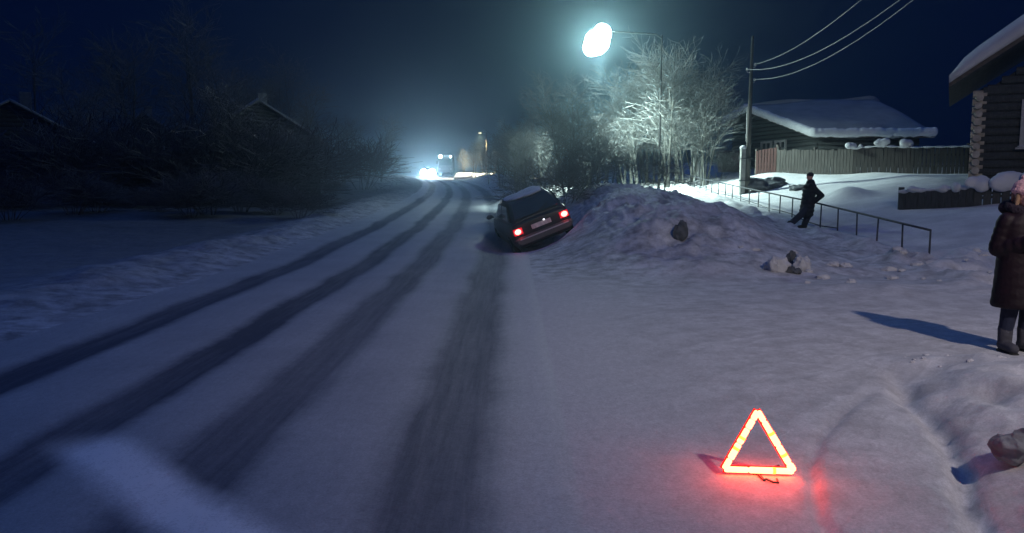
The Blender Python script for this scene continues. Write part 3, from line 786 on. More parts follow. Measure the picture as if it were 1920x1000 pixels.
# thicket under the lamp: px, distance, height of the tip in the photograph
spots = [(985, 33, 262), (1008, 31, 240), (1120, 33, 195), (1212, 29, 150), (1255, 29, 140), (1290, 30, 150), (970, 39, 230), (1030, 29, 215), (1062, 30, 190), (1092, 28, 205), (1140, 29, 175), (1172, 29, 160), (1015, 37, 225), (1045, 33, 200), (1075, 36, 160), (1098, 31, 190), (1125, 34, 150), (1150, 39, 125), (1165, 32, 140), (1188, 35, 110), (1205, 31, 135), (1225, 40, 85),
         (1240, 33, 105), (1262, 36, 80), (1278, 32, 110), (1296, 38, 95), (1310, 34, 130), (1328, 37, 150), (985, 42, 240), (1060, 43, 150), (1110, 44, 130), (1180, 45, 100), (1260, 44, 90), (1325, 42, 140)]
for k, (px, yy, py) in enumerate(spots):
    if px > 1200: yy = 39.5 + (yy * 7 % 6)
    elif k % 4: yy = 41.5 + (yy * 5 % 7)
    p = P(px, py + (55 if 1080 < px < 1200 else 0), yy); zb_ = hz(p.x, yy); H = p.z - zb_; pi = k % 5
    side = "left" if px < 1110 else ("middle" if px < 1230 else "right")
    put_tree(pi, p.x, yy, H / protos[pi][2] * .95, rr.uniform(0, 6.28), {"left": "slender bare frosted tree on the left side of the thicket below the street lamp", "middle": "bare frosted tree in the middle of the thicket right below the glaring lamp",
        "right": "bare frosted tree on the right side of the thicket towards the utility pole"}[side], "bare trees in the thicket, %s side" % side)
for k, (px, yy, py) in enumerate([(965, 55, 235), (940, 62, 250), (1000, 58, 215), (915, 75, 262), (955, 80, 250), (1030, 70, 230), (888, 105, 268), (925, 106, 262), (870, 111, 280), (985, 95, 240), (905, 113, 268), (912, 104, 275)]):
    p = P(px, py, yy); H = p.z - hz(p.x, yy); pi = (k + 2) % 5
    put_tree(pi, p.x, yy, H / protos[pi][2], rr.uniform(0, 6.28), "frosted bare roadside tree farther along the road beyond the thicket", "bare trees along the far roadside")
for k, (px, yy, py, lab) in enumerate([(565, 50, 165, "faint bare tree with a round crown right of the low left house"), (400, 36, 150, "thin dark bare tree in front of the left houses"), (300, 46, 190, "bare tree beside the small house standing back on the left"),
        (640, 80, 220, "far bare tree left of the road near the tiny yard lamp"), (710, 90, 225, "far bare tree left of the road nearest the oncoming lights"), (170, 42, 120, "tall dark bare tree behind the far left house"), (480, 66, 150, "bare tree rising behind the low left house"),
        (60, 44, 40, "tallest dark bare tree, at the far left edge"), (245, 52, 70, "tall dark bare tree over the small left house"), (350, 55, 50, "tall dark bare tree left of the low house gable"), (450, 58, 90, "tall dark bare tree over the low house gable"), (530, 60, 120, "tall dark bare tree over the right end of the low house")]):
    p = P(px, py, yy); H = p.z - hz(p.x, yy); pi = k % 5
    put_tree(pi, p.x, yy, H / protos[pi][2], rr.uniform(0, 6.28), lab, "bare trees on the dark left side")
# shrubs bent over the car and along the mound
sh = []
for sd in (21, 22, 23):
    a, b = make_tree(sd, 1.5, .018, 7, .9, .7, .25); sh.append((raw(a, "stem", M_bark), raw(b, "twigs", M_twig), 1.5))
dk = []
M_bush = mat("dark_bush_bark", (.09, .09, .11), .9, .3, 6)
for sd in (31, 32, 33):
    a, b = make_tree(sd, 1.5, .018, 13, .8, 1.0, .1); dk.append((raw(a, "stem", M_bush), raw(b, "twigs", M_bush)))
for k, (px, yy, h, lab) in enumerate([(1050, 24.5, 1.3, "bare shrub bent over beside the roof of the car"), (1085, 25.5, 1.2, "bare shrub just right of the tail of the car"), (1015, 27, 1.4, "bare shrub behind the car roof"), (1130, 27, 1.3, "bare shrub on the mound between car and thicket"),
        (1190, 28, 1.1, "bare shrub on top of the highest part of the mound"), (990, 31, 1.6, "bare shrub left behind the car"), (1245, 27.5, 1.2, "bare shrub on the right shoulder of the mound"), (1350, 41, 1.3, "frosted shrub by the dark box near the pole")]):
    X = P(px, 300, yy).x; s_ = sh[k % 3]
    root = thing("bare_shrub", (X, yy, hz(X, yy)), lab, "shrub", k * 1.3, "bare shrubs on the mound")
    for nm, me in (("stem", s_[0]), ("twigs", s_[1])):
        o = bpy.data.objects.new(nm, me); COL.objects.link(o); o.parent = root
    root.scale = (h / 1.5,) * 3
for k, (px, yy, h, lab) in enumerate([(30, 33, 2.3, "added dark bush at the far left in front of the left house"), (120, 34, 2.6, "added dark bush in front of the far left house corner"), (205, 36, 2.2, "added dark bush below the small left house"), (265, 35, 2.7, "added dark bush between the small house and the low left house"),
        (345, 38, 2.4, "added dark bush in front of the left part of the low house"), (420, 37, 2.8, "added dark bush in front of the middle of the low house"), (500, 40, 2.6, "added dark bush in front of the right part of the low house"), (575, 44, 2.5, "added dark bush right of the low left house"), (680, 60, 2.4, "added far dark bush by the left road edge")]):
    X = P(px, 300, yy).x; s_ = sh[(k + 1) % 3]  # bushes added to darken the left side and hide the houses
    root = thing("added_bush", (X, yy, hz(X, yy)), lab, "bush", k * 1.7, "added dark bushes on the left side")
    for nm, me in (("stem", dk[(k + 1) % 3][0]), ("twigs", dk[(k + 1) % 3][1])):
        o = bpy.data.objects.new(nm, me); COL.objects.link(o); o.parent = root
    root.scale = (h / 1.5 * 1.3, h / 1.5 * 1.3, h / 1.5)
# whitewashed broken trunk near the far end of the railing
p = P(1307, 345, 42); zb_ = hz(p.x, 42)
wt = thing("whitewashed_tree", (p.x, 42, zb_), "whitewashed forked tree stump at the far end of the railing", "tree")
MB().tube([(0, 0, -.2), (-.05, 0, .7), (-.1, .02, 1.0), (-.28, 0, 1.7), (-.34, 0, 2.1)], [.2, .17, .16, .15, .05], 10).build("trunk", M_white_bark, wt, smooth=True)
MB().tube([(-.07, 0, .8), (.2, .05, 1.15), (.35, .05, 1.25)], [.11, .08, .03], 8).build("branch", M_white_bark, wt, smooth=True)

# dark garage-like box near the pole and heaps in the yard
p = P(1368, 328, 44); b0 = Vector((p.x, 44, hz(p.x, 44)))
bx = thing("rubbish_container", b0, "dark reddish metal container in the snow left of the utility pole", "container")
M_cont = mat("dark_red_metal", (.09, .035, .06), .55, .3, 5, .2, 20, metal=.2)
mb = MB(); mb.hull8([(-.52, -.5, .05), (.52, -.5, .05), (.52, .5, .05), (-.52, .5, .05), (-.6, -.6, 1.05), (.6, -.6, 1.05), (.6, .6, 1.05), (-.6, .6, 1.05)])
for x in (-.35, 0, .35): mb.box((x, -.58, .6), (.06, .05, .8))
mb.build("bin", M_cont, bx, bevel=.03)
MB().hull8([(-.62, -.62, 1.06), (.62, -.62, 1.06), (.62, .62, 1.06), (-.62, .62, 1.06), (-.5, -.4, 1.22), (.5, -.4, 1.22), (.5, .5, 1.22), (-.5, .5, 1.22)]).build("lid", M_cont, bx, bevel=.03)
MB().tube([(-.2, -.66, 1.1), (.05, -.68, 1.12)], [.03, .03], 6).build("handle", M_frame, bx)

def clump(name, px, py, yy, r, m, label, cat, seed, n=9, sink=.25, grp=None, voxel=None):
    rr = random.Random(seed); p = hit(px, py + (r[2] * .55 * 1500 / yy if yy < 30 else 8)); base = Vector((p.x, p.y, hz(p.x, p.y)))
    mb = MB()
    for k in range(n):
        mb.ell((rr.uniform(-.5, .5) * r[0], rr.uniform(-.5, .5) * r[1], r[2] * rr.uniform(.2, .6)), [q * rr.uniform(.35, .62) for q in r], 10, 7, .26, rr)
    o = mb.build(name, m, None, smooth=True, remesh=voxel or min(r) * .07, sm=1, loc=base - Vector((0, 0, sink * r[2])))
    return tag(o, label, cat, grp)
M_dark_lump = mat("dark_lump", (.08, .085, .095), .7, .4, 9, .7, 22)  # for dark heaps, and for lumps that give hollows their shade
M_clod = mat("grey_snow_clod", (.22, .22, .24), .8, .35, 7, .8, 18)
M_lump = mat("clean_snow_lump", (.52, .52, .54), .8, .1, 5, .6, 14)
clump("clod_or_shade_lump", 1897, 840, 4.9, (.145, .14, .15), M_clod, "round grey clod of frozen snow on the bank at the lower right corner", "snow clod", 3, sink=-.25)
clump("clod_or_shade_lump", 1278, 432, 17.2, (.16, .14, .34), M_dark_lump, "dark upright lump in place of a shaded hollow on the mound face", "snow clod", 5)  # dark lump put where the mound has a shaded hollow
clump("clod_or_shade_lump", 1457, 492, 14.6, (.24, .2, .26), M_lump, "pale snow block left of the dark hollow at the foot of the mound", "snow clod", 6)
clump("clod_or_shade_lump", 1505, 490, 14.8, (.2, .2, .28), M_lump, "pale snow block right of the dark hollow at the foot of the mound", "snow clod", 7)
clump("clod_or_shade_lump", 1482, 505, 14.3, (.16, .14, .13), M_dark_lump, "small dark lump for the shaded hollow between two pale snow blocks", "snow clod", 8)  # this and the next dark lump paint the shade of a hollow
clump("clod_or_shade_lump", 1482, 480, 15.2, (.12, .1, .3), M_dark_lump, "dark narrow lump for the shaded hollow behind two pale snow blocks", "snow clod", 18)
clump("yard_heap", 1432, 345, 33.5, (1.0, .8, .55), M_dark_lump, "dark snow-free heap in the bright yard right of the utility pole", "heap", 9)
clump("yard_heap", 1497, 348, 33.0, (.55, .4, .22), M_dark_lump, "small dark low heap in the bright yard behind the leaning person", "heap", 10)
rr = random.Random(77)
for k in range(60):   # broken pieces scattered round the bank and path
    zone = k % 3 if k < 60 else 3
    if zone == 0: X, Y = rr.uniform(3.4, 4.6), rr.uniform(6.3, 7.3); lb, gp = "small snow crumb on the bank in front of the person at the right edge", "crumbs on the near bank"
    elif zone == 1: X, Y = rr.uniform(7.2, 9.5), rr.uniform(12.2, 15.5); lb, gp = "broken piece of snow beside the near end of the railing", "broken snow by the railing"
    elif zone == 3: X, Y = rr.uniform(1.5, 6.3), rr.uniform(13.5, 19); lb, gp = "small clod of ploughed snow lying on the front of the mound", "clods on the mound"
    else: X, Y = rr.uniform(4.2, 7), rr.uniform(12.2, 15); lb, gp = "broken piece of snow at the right foot of the mound", "broken snow at the foot of the mound"
    s = rr.uniform(.012, .035) if zone == 0 else rr.uniform(.03, .11) * (1.6 if zone == 3 else 1.2)
    mb = MB(); mb.ell((0, 0, s * .1), (s, s * rr.uniform(.6, 1), s * rr.uniform(.4, .7)), 9, 6, .22, rr)
    o = mb.build("snow_lump", M_lump, None, smooth=False, loc=(X, Y, hz(X, Y))); tag(o, lb, "snow lump", gp)

rr = random.Random(91)
for k in range(12):
    px = 20 + k * 54 + rr.uniform(-12, 12); yy = rr.uniform(24, 34) if px < 560 else rr.uniform(36, 50); h = rr.uniform(.5, 1.2)
    X = P(px, 300, yy).x; d_ = dk[k % 3]
    root = thing("dry_shrub", (X, yy, hz(X, yy)), "low dry shrub poking out of the snow before the dark bushes", "shrub", k * 1.1, "low dry shrubs on the left verge")
    for nm, me in zip(("stem", "twigs"), d_):
        o = bpy.data.objects.new(nm, me); COL.objects.link(o); o.parent = root
    root.scale = (h / 1.5 * 1.6, h / 1.5 * 1.6, h / 1.5)

# ------------------------------------------------------------------ vehicles
def ring_car(y, pts):
    r = [Vector((x, y, z)) for x, z in pts]
    return r + [Vector((-x, y, z)) for x, z in reversed(pts)]
M_paint = mat("dark_navy_paint", (.010, .012, .022), .4, .3, 3, .03, 8, spec=.35)
M_rubber = mat("black_rubber", (.02, .02, .02), .85, .2, 9)
M_trim = mat("grey_bumper", (.08, .08, .09), .5, .15, 6, spec=.5)
M_chrome = mat("bumper_strip", (.55, .56, .6), .3, .1, 6, metal=.6)
M_plate = mat("plate_white", (.62, .62, .62), .5, .25, 18, stretch=(1, 1, .2))
def car(name, loc, label, cat, rot, paint, tail=0, head=0, snow=True):
    root = thing(name, loc, label, cat, rot=rot)
    b = MB(); W = .80
    def sec(y, zb, zs, w, wb=None):      # lower body ring
        wb = wb or w - .10
        return ring_car(y, [(.02, zb), (wb, zb), (w - .02, zb + .14), (w, zb + .30), (w - .01, (zb + zs) / 2 + .12), (w - .05, zs - .03), (w - .14, zs), (.02, zs + .015)])
    b.loft([sec(-2.0, .36, .84, .70), sec(-1.96, .28, .90, .76), sec(-1.7, .22, .93, .80), sec(-.9, .20, .93, .81), sec(0, .19, .92, .82), sec(.9, .20, .90, .81), sec(1.5, .22, .84, .79), sec(1.9, .28, .74, .74), sec(1.97, .34, .68, .68)])
    # greenhouse
    def gr(y, zt, wt, wb=.70): return ring_car(y, [(.02, .88), (wb, .88), (wt + .02, zt - .06), (wt - .05, zt), (.02, zt + .02)])
    b.loft([gr(-1.92, .93, .64), gr(-1.48, 1.33, .55), gr(-1.3, 1.37, .55), gr(-.5, 1.41, .56), gr(.1, 1.38, .55), gr(.95, .92, .62)])
    b.build("body", paint, root, smooth=True, bevel=.015)
    g = MB()      # rear screen lies on the sloping tail
    g.hull8([(-.57, -1.90, .975), (.57, -1.90, .975), (.47, -1.515, 1.31), (-.47, -1.515, 1.31), (-.57, -1.915, .99), (.57, -1.915, .99), (.47, -1.53, 1.325), (-.47, -1.53, 1.325)])
    g.build("rear_window", M_glass, root, bevel=.005)
    ws = MB(); ws.hull8([(-.58, .90, .97), (.58, .90, .97), (.47, .16, 1.36), (-.47, .16, 1.36), (-.58, .915, .985), (.58, .915, .985), (.47, .175, 1.375), (-.47, .175, 1.375)]); ws.build("windscreen", M_glass, root)
    for s in (-1, 1):
        for (y0, y1, t0, t1) in ((-1.40, -.62, 0, 0), (-.55, .10, 0, .4)):
            w_ = MB(); w_.hull8([(s * .715, y0 - .15 * (y0 < -1), .96), (s * .715, y1 + t1, .96), (s * .60, y1, 1.31), (s * .60, y0 + .03, 1.31), (s * .725, y0 - .15 * (y0 < -1), .96), (s * .725, y1 + t1, .96), (s * .612, y1, 1.31), (s * .612, y0 + .03, 1.31)])
            w_.build("side_window", M_glass, root)
        mi = MB().ell((s * .90, .62, 1.0), (.10, .06, .065), 10, 7); mi.tube([(s * .78, .64, .95), (s * .88, .62, .98)], [.02] * 2, 6); mi.build("mirror", M_trim, root, smooth=True)
        MB().box((s * .825, -.3, .50), (.02, 2.3, .05)).build("side_strip", M_trim, root, bevel=.005)
        tl = MB().box((s * .615, -1.975, .70), (.24, .06, .17)).build("tail_light", mat("red_lens_lit", (.35, .01, .015), .25, .1, 5, spec=.6, emit=(1, .012, .03), estr=.55) if tail else mat("red_lens", (.35, .01, .015), .25, .1, 5, spec=.6), root, bevel=.015)
        if tail:
            MB().ell((s * .625, -2.01, .70), (.085, .02, .07), 14, 9).build("bulb_glow", mat("tail_bulb_on", (.8, .1, .1), .4, .02, 5, emit=(1.0, .16, .14), estr=tail), tl, smooth=True)
        (MB().ell((s * .56, 1.98, .62), (.55, .12, .55), 14, 9) if head else MB().box((s * .56, 1.96, .60), (.28, .04, .15))).build("headlight", mat("head_glare_on", (.9, .9, .9), .3, .02, 5, emit=(.75, .88, 1), estr=head*2) if head else M_frame, root, bevel=.015)  # lit headlights enlarged far beyond a lens to stand in for glare
        for y in (-1.28, 1.22):
            wh = MB().tube([(s * .66, y, .29), (s * .69, y, .29), (s * .80, y, .29), (s * .825, y, .29)], [.26, .285, .285, .26], 24).build("wheel", M_rubber, root, smooth=False)
            MB().tube([(s * .80, y, .29), (s * .832, y, .29)], [.18, .16], 16).build("rim", M_trim, wh)
    MB().loft([ring_car(-2.10, [(.02, .36), (.62, .36), (.72, .42), (.72, .50), (.62, .54), (.02, .54)]), ring_car(-1.9, [(.02, .33), (.72, .33), (.80, .42), (.80, .50), (.74, .56), (.02, .56)])]).build("rear_bumper", M_trim, root, bevel=.01)
    MB().box((0, -2.108, .50), (1.30, .02, .03)).build("bumper_strip", M_chrome, root, bevel=.004)
    MB().loft([ring_car(2.05, [(.02, .36), (.58, .36), (.70, .42), (.70, .50), (.6, .54), (.02, .54)]), ring_car(1.85, [(.02, .33), (.72, .33), (.78, .42), (.78, .50), (.74, .56), (.02, .56)])]).build("front_bumper", M_trim, root, bevel=.01)
    MB().box((0, -2.0, .69), (.52, .02, .115)).build("number_plate", M_plate, root, bevel=.004)
    if tail: MB().ell((.09, -2.025, .765), (.028, .02, .02), 8, 6).build("plate_lamp", mat("plate_bulb_on", (.9, .9, .9), .4, .02, 4, emit=(.9, .95, 1), estr=1.6), root, smooth=True)
    MB().box((0, -2.005, .70), (1.56, .012, .20)).build("tail_panel", M_trim, root, bevel=.003) if not tail else None
    MB().tube([(.05, -1.93, 1.0), (.35, -1.80, 1.11)], [.01] * 2, 5).build("wiper", M_rubber, root)
    if snow:
        mb = MB()
        for k in range(16):
            rr_ = random.Random(k + 5)
            mb.ell((rr_.uniform(-.38, .38), -1.25 + k * .085, 1.40), (.22, .22, .045), 12, 7)
        mb.ell((-.2, -.6, 1.405), (.32, .75, .05), 16, 8); mb.ell((.2, -.6, 1.405), (.32, .75, .05), 16, 8)
        mb.build("roof_snow", mat("thin_roof_snow", (.62, .63, .65), .8, .2, 4, .4, 12), root, smooth=True, remesh=.022, sm=3)
    return root
# orientation: front away and to the left, right wheels thrown up on the mound
YAW, ROLL, PITCHC = math.radians(9), math.radians(-21), math.radians(1.5)
Rm = Matrix.Rotation(YAW, 3, 'Z') @ Matrix.Rotation(PITCHC, 3, 'X') @ Matrix.Rotation(ROLL, 3, 'Y')
target_mid = (P(970, 437, 19.6) + P(1058, 400, 20.2)) / 2
origin = target_mid - Rm @ Vector((0, -2.0, .70))
c_ = car("hatchback_car", origin, "dark hatchback tilted into the roadside snow with both tail lights glowing red", "car", tuple(Rm.to_euler()), M_paint, tail=7.0)
# number plate lamp and lights really shine on the snow
for s in (-1, 1):
    ld = bpy.data.lights.new("tail_bulb", 'POINT'); ld.energy = 1.3; ld.color = (1, .03, .05); ld.shadow_soft_size = .06
    lo = bpy.data.objects.new("tail_bulb", ld); COL.objects.link(lo); lo.parent = c_; lo.location = (s * .625, -2.12, .70)

# oncoming traffic
Yc = 122.0; p = P(803, 317, Yc); zc = hz(p.x, Yc)
oc = car("oncoming_car", (p.x, Yc, zc), "oncoming car far up the road with glaring white headlights", "car", (0, 0, math.pi + .08), mat("grey_paint", (.2, .2, .22), .4, .1, 3), head=160, snow=False)
for s in (-1, 1):
    ld = bpy.data.lights.new("headlight_beam", 'SPOT'); ld.energy = 6500; ld.color = (.80, .90, 1); ld.spot_size = math.radians(22); ld.spot_blend = .7; ld.shadow_soft_size = .1
    lo = bpy.data.objects.new("headlight_beam", ld); COL.objects.link(lo); lo.parent = oc; lo.location = (s * .56, 2.02, .60); lo.rotation_euler = (math.radians(91), 0, math.pi + s * 0)
    lo.rotation_euler = (math.radians(86), 0, 0)
def truck():
    Y = 131.0; p = P(836, 330, Y); z = hz(p.x, Y)
    root = thing("oncoming_truck", (p.x, Y, z), "tall truck behind the oncoming car with two lit lamps on its cab roof", "truck", math.pi + .05)
    M_t = mat("truck_cab", (.12, .13, .16), .5, .2, 3); M_b = mat("truck_box", (.2, .21, .23), .7, .2, 2)
    MB().hull8([(-1.2, -.2, .7), (1.2, -.2, .7), (1.2, 1.6, .7), (-1.2, 1.6, .7), (-1.1, -.2, 3.0), (1.1, -.2, 3.0), (1.1, 1.3, 2.95), (-1.1, 1.3, 2.95)]).build("cab", M_t, root, bevel=.06)
    MB().box((0, -3.6, 2.2), (2.5, 6.4, 2.6)).build("cargo_box", M_b, root, bevel=.03)
    MB().box((0, -2.2, .75), (1.0, 7.6, .25)).build("chassis", M_rubber, root)
    MB().hull8([(-1.0, 1.52, 1.75), (1.0, 1.52, 1.75), (.95, 1.37, 2.7), (-.95, 1.37, 2.7), (-1.0, 1.545, 1.75), (1.0, 1.545, 1.75), (.95, 1.395, 2.7), (-.95, 1.395, 2.7)]).build("windscreen", M_glass, root)
    MB().box((0, 1.66, .8), (2.4, .14, .35)).build("bumper", M_trim, root, bevel=.03)
    for s in (-1, 1):
        MB().ell((s * .8, 1.25, 3.12), (.26 if s == 1 else .15, .1, .26 if s == 1 else .15), 12, 8).build("roof_lamp", mat("roof_lamp_on", (.9, .9, .9), .4, .02, 3, emit=(.75, 1, 1), estr=60), root, smooth=True)
        MB().box((s * .9, 1.62, 1.15), (.3, .05, .2)).build("headlight", M_frame, root, bevel=.02)
        MB().box((s * 1.35, 1.35, 2.2), (.18, .1, .5)).build("mirror", M_t, root, bevel=.03)
        for y in (.8, -3.2, -5.4):
            MB().tube([(s * .85, y, .48), (s * 1.18, y, .48)], [.48, .48], 20).build("wheel", M_rubber, root)
    a, b = Vector((-.2, 1.60, 2.55)), Vector((.5, 1.60, 1.55))
    return root
truck()
# low snow-covered slab, lit white by the far lamp
p = P(872, 338, 104)
kb = thing("snowy_slab", (p.x, 104, hz(p.x, 104)), "bright white snow-topped slab beside the road right of the oncoming lights", "slab")
MB().hull8([(-1.5, -.9, -.2), (1.3, -.9, -.2), (1.5, .9, -.2), (-1.2, .9, -.2), (-1.45, -.8, .25), (1.2, -.8, .25), (1.4, .8, .85), (-1.1, .8, .85)]).build("snow_top", mat("fresh_snow", (.82, .82, .84), .7, .05, 3, .3, 8), kb, bevel=.08)

# ------------------------------------------------------------------ warning triangle
def warn_triangle():
    Yt = 4.6
    while Yt > 3.5 and min(P(1358, 880, Yt).z - hz(P(1358, 880, Yt).x, Yt), P(1488, 884, Yt - .03).z - hz(P(1488, 884, Yt - .03).x, Yt - .03)) < .030: Yt -= .02
    A, B, T = P(1358, 880, Yt), P(1488, 884, Yt - .03), P(1421, 771, Yt + .05)
    base = (A + B) / 2; gz = hz(base.x, base.y); 
    root = thing("warning_triangle", (base.x, base.y, gz), "red warning triangle glowing brightly, standing on the packed snow", "warning triangle")
    R = Vector(root.location)
    # drop so the lower bar stands just above the snow
    pts = [A - R, B - R, T - R]
    rr = random.Random(2)
    em = mat("retroreflector_bright", (.9, .3, .2), .3, .05, 40, emit=(1.0, .088, .036), estr=20)  # emission stands in for flash light thrown back by the reflectors
    em2 = mat("retroreflector_amber", (.9, .3, .1), .3, .05, 40, emit=(1.0, .03, .003), estr=34)  # joints emit too, in place of returned flash
    red = mat("red_plastic", (.5, .015, .02), .4, .1, 20)
    cen = (pts[0] + pts[1] + pts[2]) / 3; nrm = (pts[1] - pts[0]).cross(pts[2] - pts[0]).normalized()
    if nrm.y > 0: nrm = -nrm
    for i, j, segs in ((0, 2, 7), (2, 1, 6), (0, 1, 3)):
        a, b = pts[i], pts[j]; d = (b - a).normalized(); inn = d.cross(nrm).normalized()
        if inn.dot(cen - a) < 0: inn = -inn
        L = (b - a).length; t0 = .0
        bar = MB(); hw = .021
        a2, b2 = a - d * .004, b + d * .004
        bar.hull8([a2 - inn * hw - nrm * .028, b2 - inn * hw - nrm * .028, b2 + inn * hw - nrm * .028, a2 + inn * hw - nrm * .028,
                   a2 - inn * hw - nrm * .020, b2 - inn * hw - nrm * .020, b2 + inn * hw - nrm * .020, a2 + inn * hw - nrm * .020])
        bo = bar.build("red_bar", red, root)
        cuts = [0]
        for k in range(segs): cuts.append(cuts[-1] + rr.uniform(.7, 1.5))
        cuts = [c / cuts[-1] for c in cuts]
        rf = MB(); am = MB()
        for k in range(segs):
            s0, s1 = a + d * L * (cuts[k] + .003), a + d * L * (cuts[k + 1] - .003)
            w0 = .0185 * rr.uniform(.85, 1.12)
            rf.tube([s0, s0 + d * .008, s1 - d * .008, s1], [w0 * .75, w0, w0, w0 * .75], 10)
        rf.build("reflector", em, bo, smooth=True); am = None
        for k in (1, 3) if segs > 3 else (1,):
            if k < len(cuts) - 1:
                q = a + d * L * cuts[k + 1]; MB().tube([q - d * .008, q + d * .008], [.0190] * 2, 10).build("reflector_joint", em2, bo, smooth=True)
    ld = bpy.data.lights.new("added_triangle_glow", 'POINT'); ld.energy = 3.5; ld.color = (1, .055, .045); ld.shadow_soft_size = .09  # added red light imitating the bloom around the triangle
    lo = bpy.data.objects.new("added_triangle_glow", ld); COL.objects.link(lo); lo.parent = root; lo.location = cen + Vector((0, .03, .02))
    # folded foot behind and under
    ft = MB(); lz = .004
    def gp(px, py):
        Yg = 1500 * CAM_H / (py - 335); q = P(px, py, Yg); return Vector((q.x, q.y, hz(q.x, q.y) + lz)) - R
    low = min(pts[0].z, pts[1].z)
    ft.box(Vector((0, .03, low * .5 - .01)), (.05, .012, abs(low) + .02))
    ft.tube([Vector((-.16, .16, .004)), Vector((0, .03, .008)), Vector((.16, .15, .004))], [.009] * 3, 8); ft.tube([Vector((0, .03, .008)), Vector((.01, -.07, .004))], [.008] * 2, 8)
    ft.build("folding_foot", M_iron, root)
    hk = MB(); hk.tube([Vector((.02, -.06, .01)), Vector((.045, -.11, .01)), Vector((.07, -.115, .01)), Vector((.08, -.06, .01))], [.006] * 4, 6); hk.build("foot_hook", M_iron, root)
    return root
warn_triangle()

# ------------------------------------------------------------------ people
M_skin = mat("skin", (.62, .36, .30), .5, .08, 12, .05, 60)
M_coat = mat("burgundy_quilted_coat", (.010, .0028, .007), .6, .3, 9, .25, 20)
M_fur = mat("dark_fur_trim", (.03, .022, .035), .95, .4, 25, .8, 60)
M_jean = mat("dark_trousers", (.018, .022, .045), .85, .3, 12, .2, 50)
M_boot = mat("grey_felt_boots", (.06, .06, .075), .85, .3, 12, .3, 40)
M_hat = mat("pink_knit_hat", (.72, .42, .46), .9, .2, 30, .6, 50)
M_black = mat("dark_jacket", (.014, .016, .026), .8, .3, 8, .3, 18)
M_hair = mat("dark_hair", (.02, .014, .01), .7, .3, 20, .5, 60, stretch=(6, 6, 1))
M_sole = mat("boot_sole", (.02, .02, .02), .8, .2, 9)

def hand(mb, wrist, palm_dir, palm_n, s=1.0, curl=.7, side=1):
    w = Vector(wrist); d = Vector(palm_dir).normalized(); n = Vector(palm_n); n = (n - d * n.dot(d)).normalized(); a = d.cross(n).normalized() * side
    mb.ell(w + d * .045 * s, (.012, .012, .012)); 
    mb.capsule(w, w + d * .075 * s, .024 * s, .030 * s)
    mb.capsule(w + a * .016 * s, w + d * .08 * s + a * .022 * s, .018 * s, .016 * s); mb.capsule(w - a * .016 * s, w + d * .075 * s - a * .022 * s, .018 * s, .015 * s)
    for k, (off, L) in enumerate(((.028, .070), (.010, .080), (-.009, .074), (-.027, .058))):
        p = w + d * .085 * s + a * off * s; dd = d.copy()
        for q, f in enumerate((.45, .32, .23)):
            dd = (dd * math.cos(curl * (.6 + .3 * q)) + n * math.sin(curl * (.6 + .3 * q))).normalized()
            nn = (n - dd * n.dot(dd));
            e = p + dd * L * f * s * 1.1; mb.capsule(p, e, (.0090 - .0008 * q) * s, (.0084 - .0009 * q) * s, 8); p = e
    p = w + d * .03 * s + a * .03 * s; e = p + (d * .5 + a * .6 + n * .4).normalized() * .035 * s; mb.capsule(p, e, .012 * s, .0105 * s, 8)
    e2 = e + (d * .9 + n * .5).normalized() * .03 * s; mb.capsule(e, e2, .0100 * s, .0085 * s, 8)

def head(mb, c, f, up=Vector((0, 0, 1)), s=1.0):
    """skull with brow, nose, cheeks, lips, chin, ears; c = centre of the head, f = facing"""
    f = Vector(f).normalized(); r = f.cross(up).normalized(); u = r.cross(f).normalized(); c = Vector(c)
    rot = Matrix((r, f, u)).transposed()
    def e(x, y, z, rx, ry_, rz_): mb.ell(c + rot @ Vector((x * s, y * s, z * s)), (rx * s, ry_ * s, rz_ * s), 12, 8, rot=rot)
    e(0, -.012, .03, .077, .093, .088); e(0, .018, -.035, .060, .070, .078); e(0, .045, -.092, .030, .030, .022)
    e(0, .092, -.010, .011, .018, .026); e(0, .100, -.026, .015, .014, .011)
    e(0, .077, -.057, .024, .014, .007); e(0, .075, -.070, .020, .014, .008)
    for q in (-1, 1):
        e(q * .077, -.005, -.012, .010, .018, .030); e(q * .033, .062, -.030, .026, .022, .026); e(q * .028, .075, .022, .024, .014, .008)
    mb.capsule(c + rot @ Vector((0, -.02, -.06)) * s, c + rot @ Vector((0, -.035, -.17)) * s, .052 * s, .056 * s)
    return rot
def eyes(c, rot, parent, s=1.0):
    mb = MB()
    for q in (-1, 1): mb.ell(Vector(c) + rot @ Vector((q * .030, .076, .004)) * s, (.012 * s, .006 * s, .006 * s), 10, 6)
    mb.build("eyes", mat("eyes", (.03, .02, .02), .2, .1, 9), parent, smooth=True)

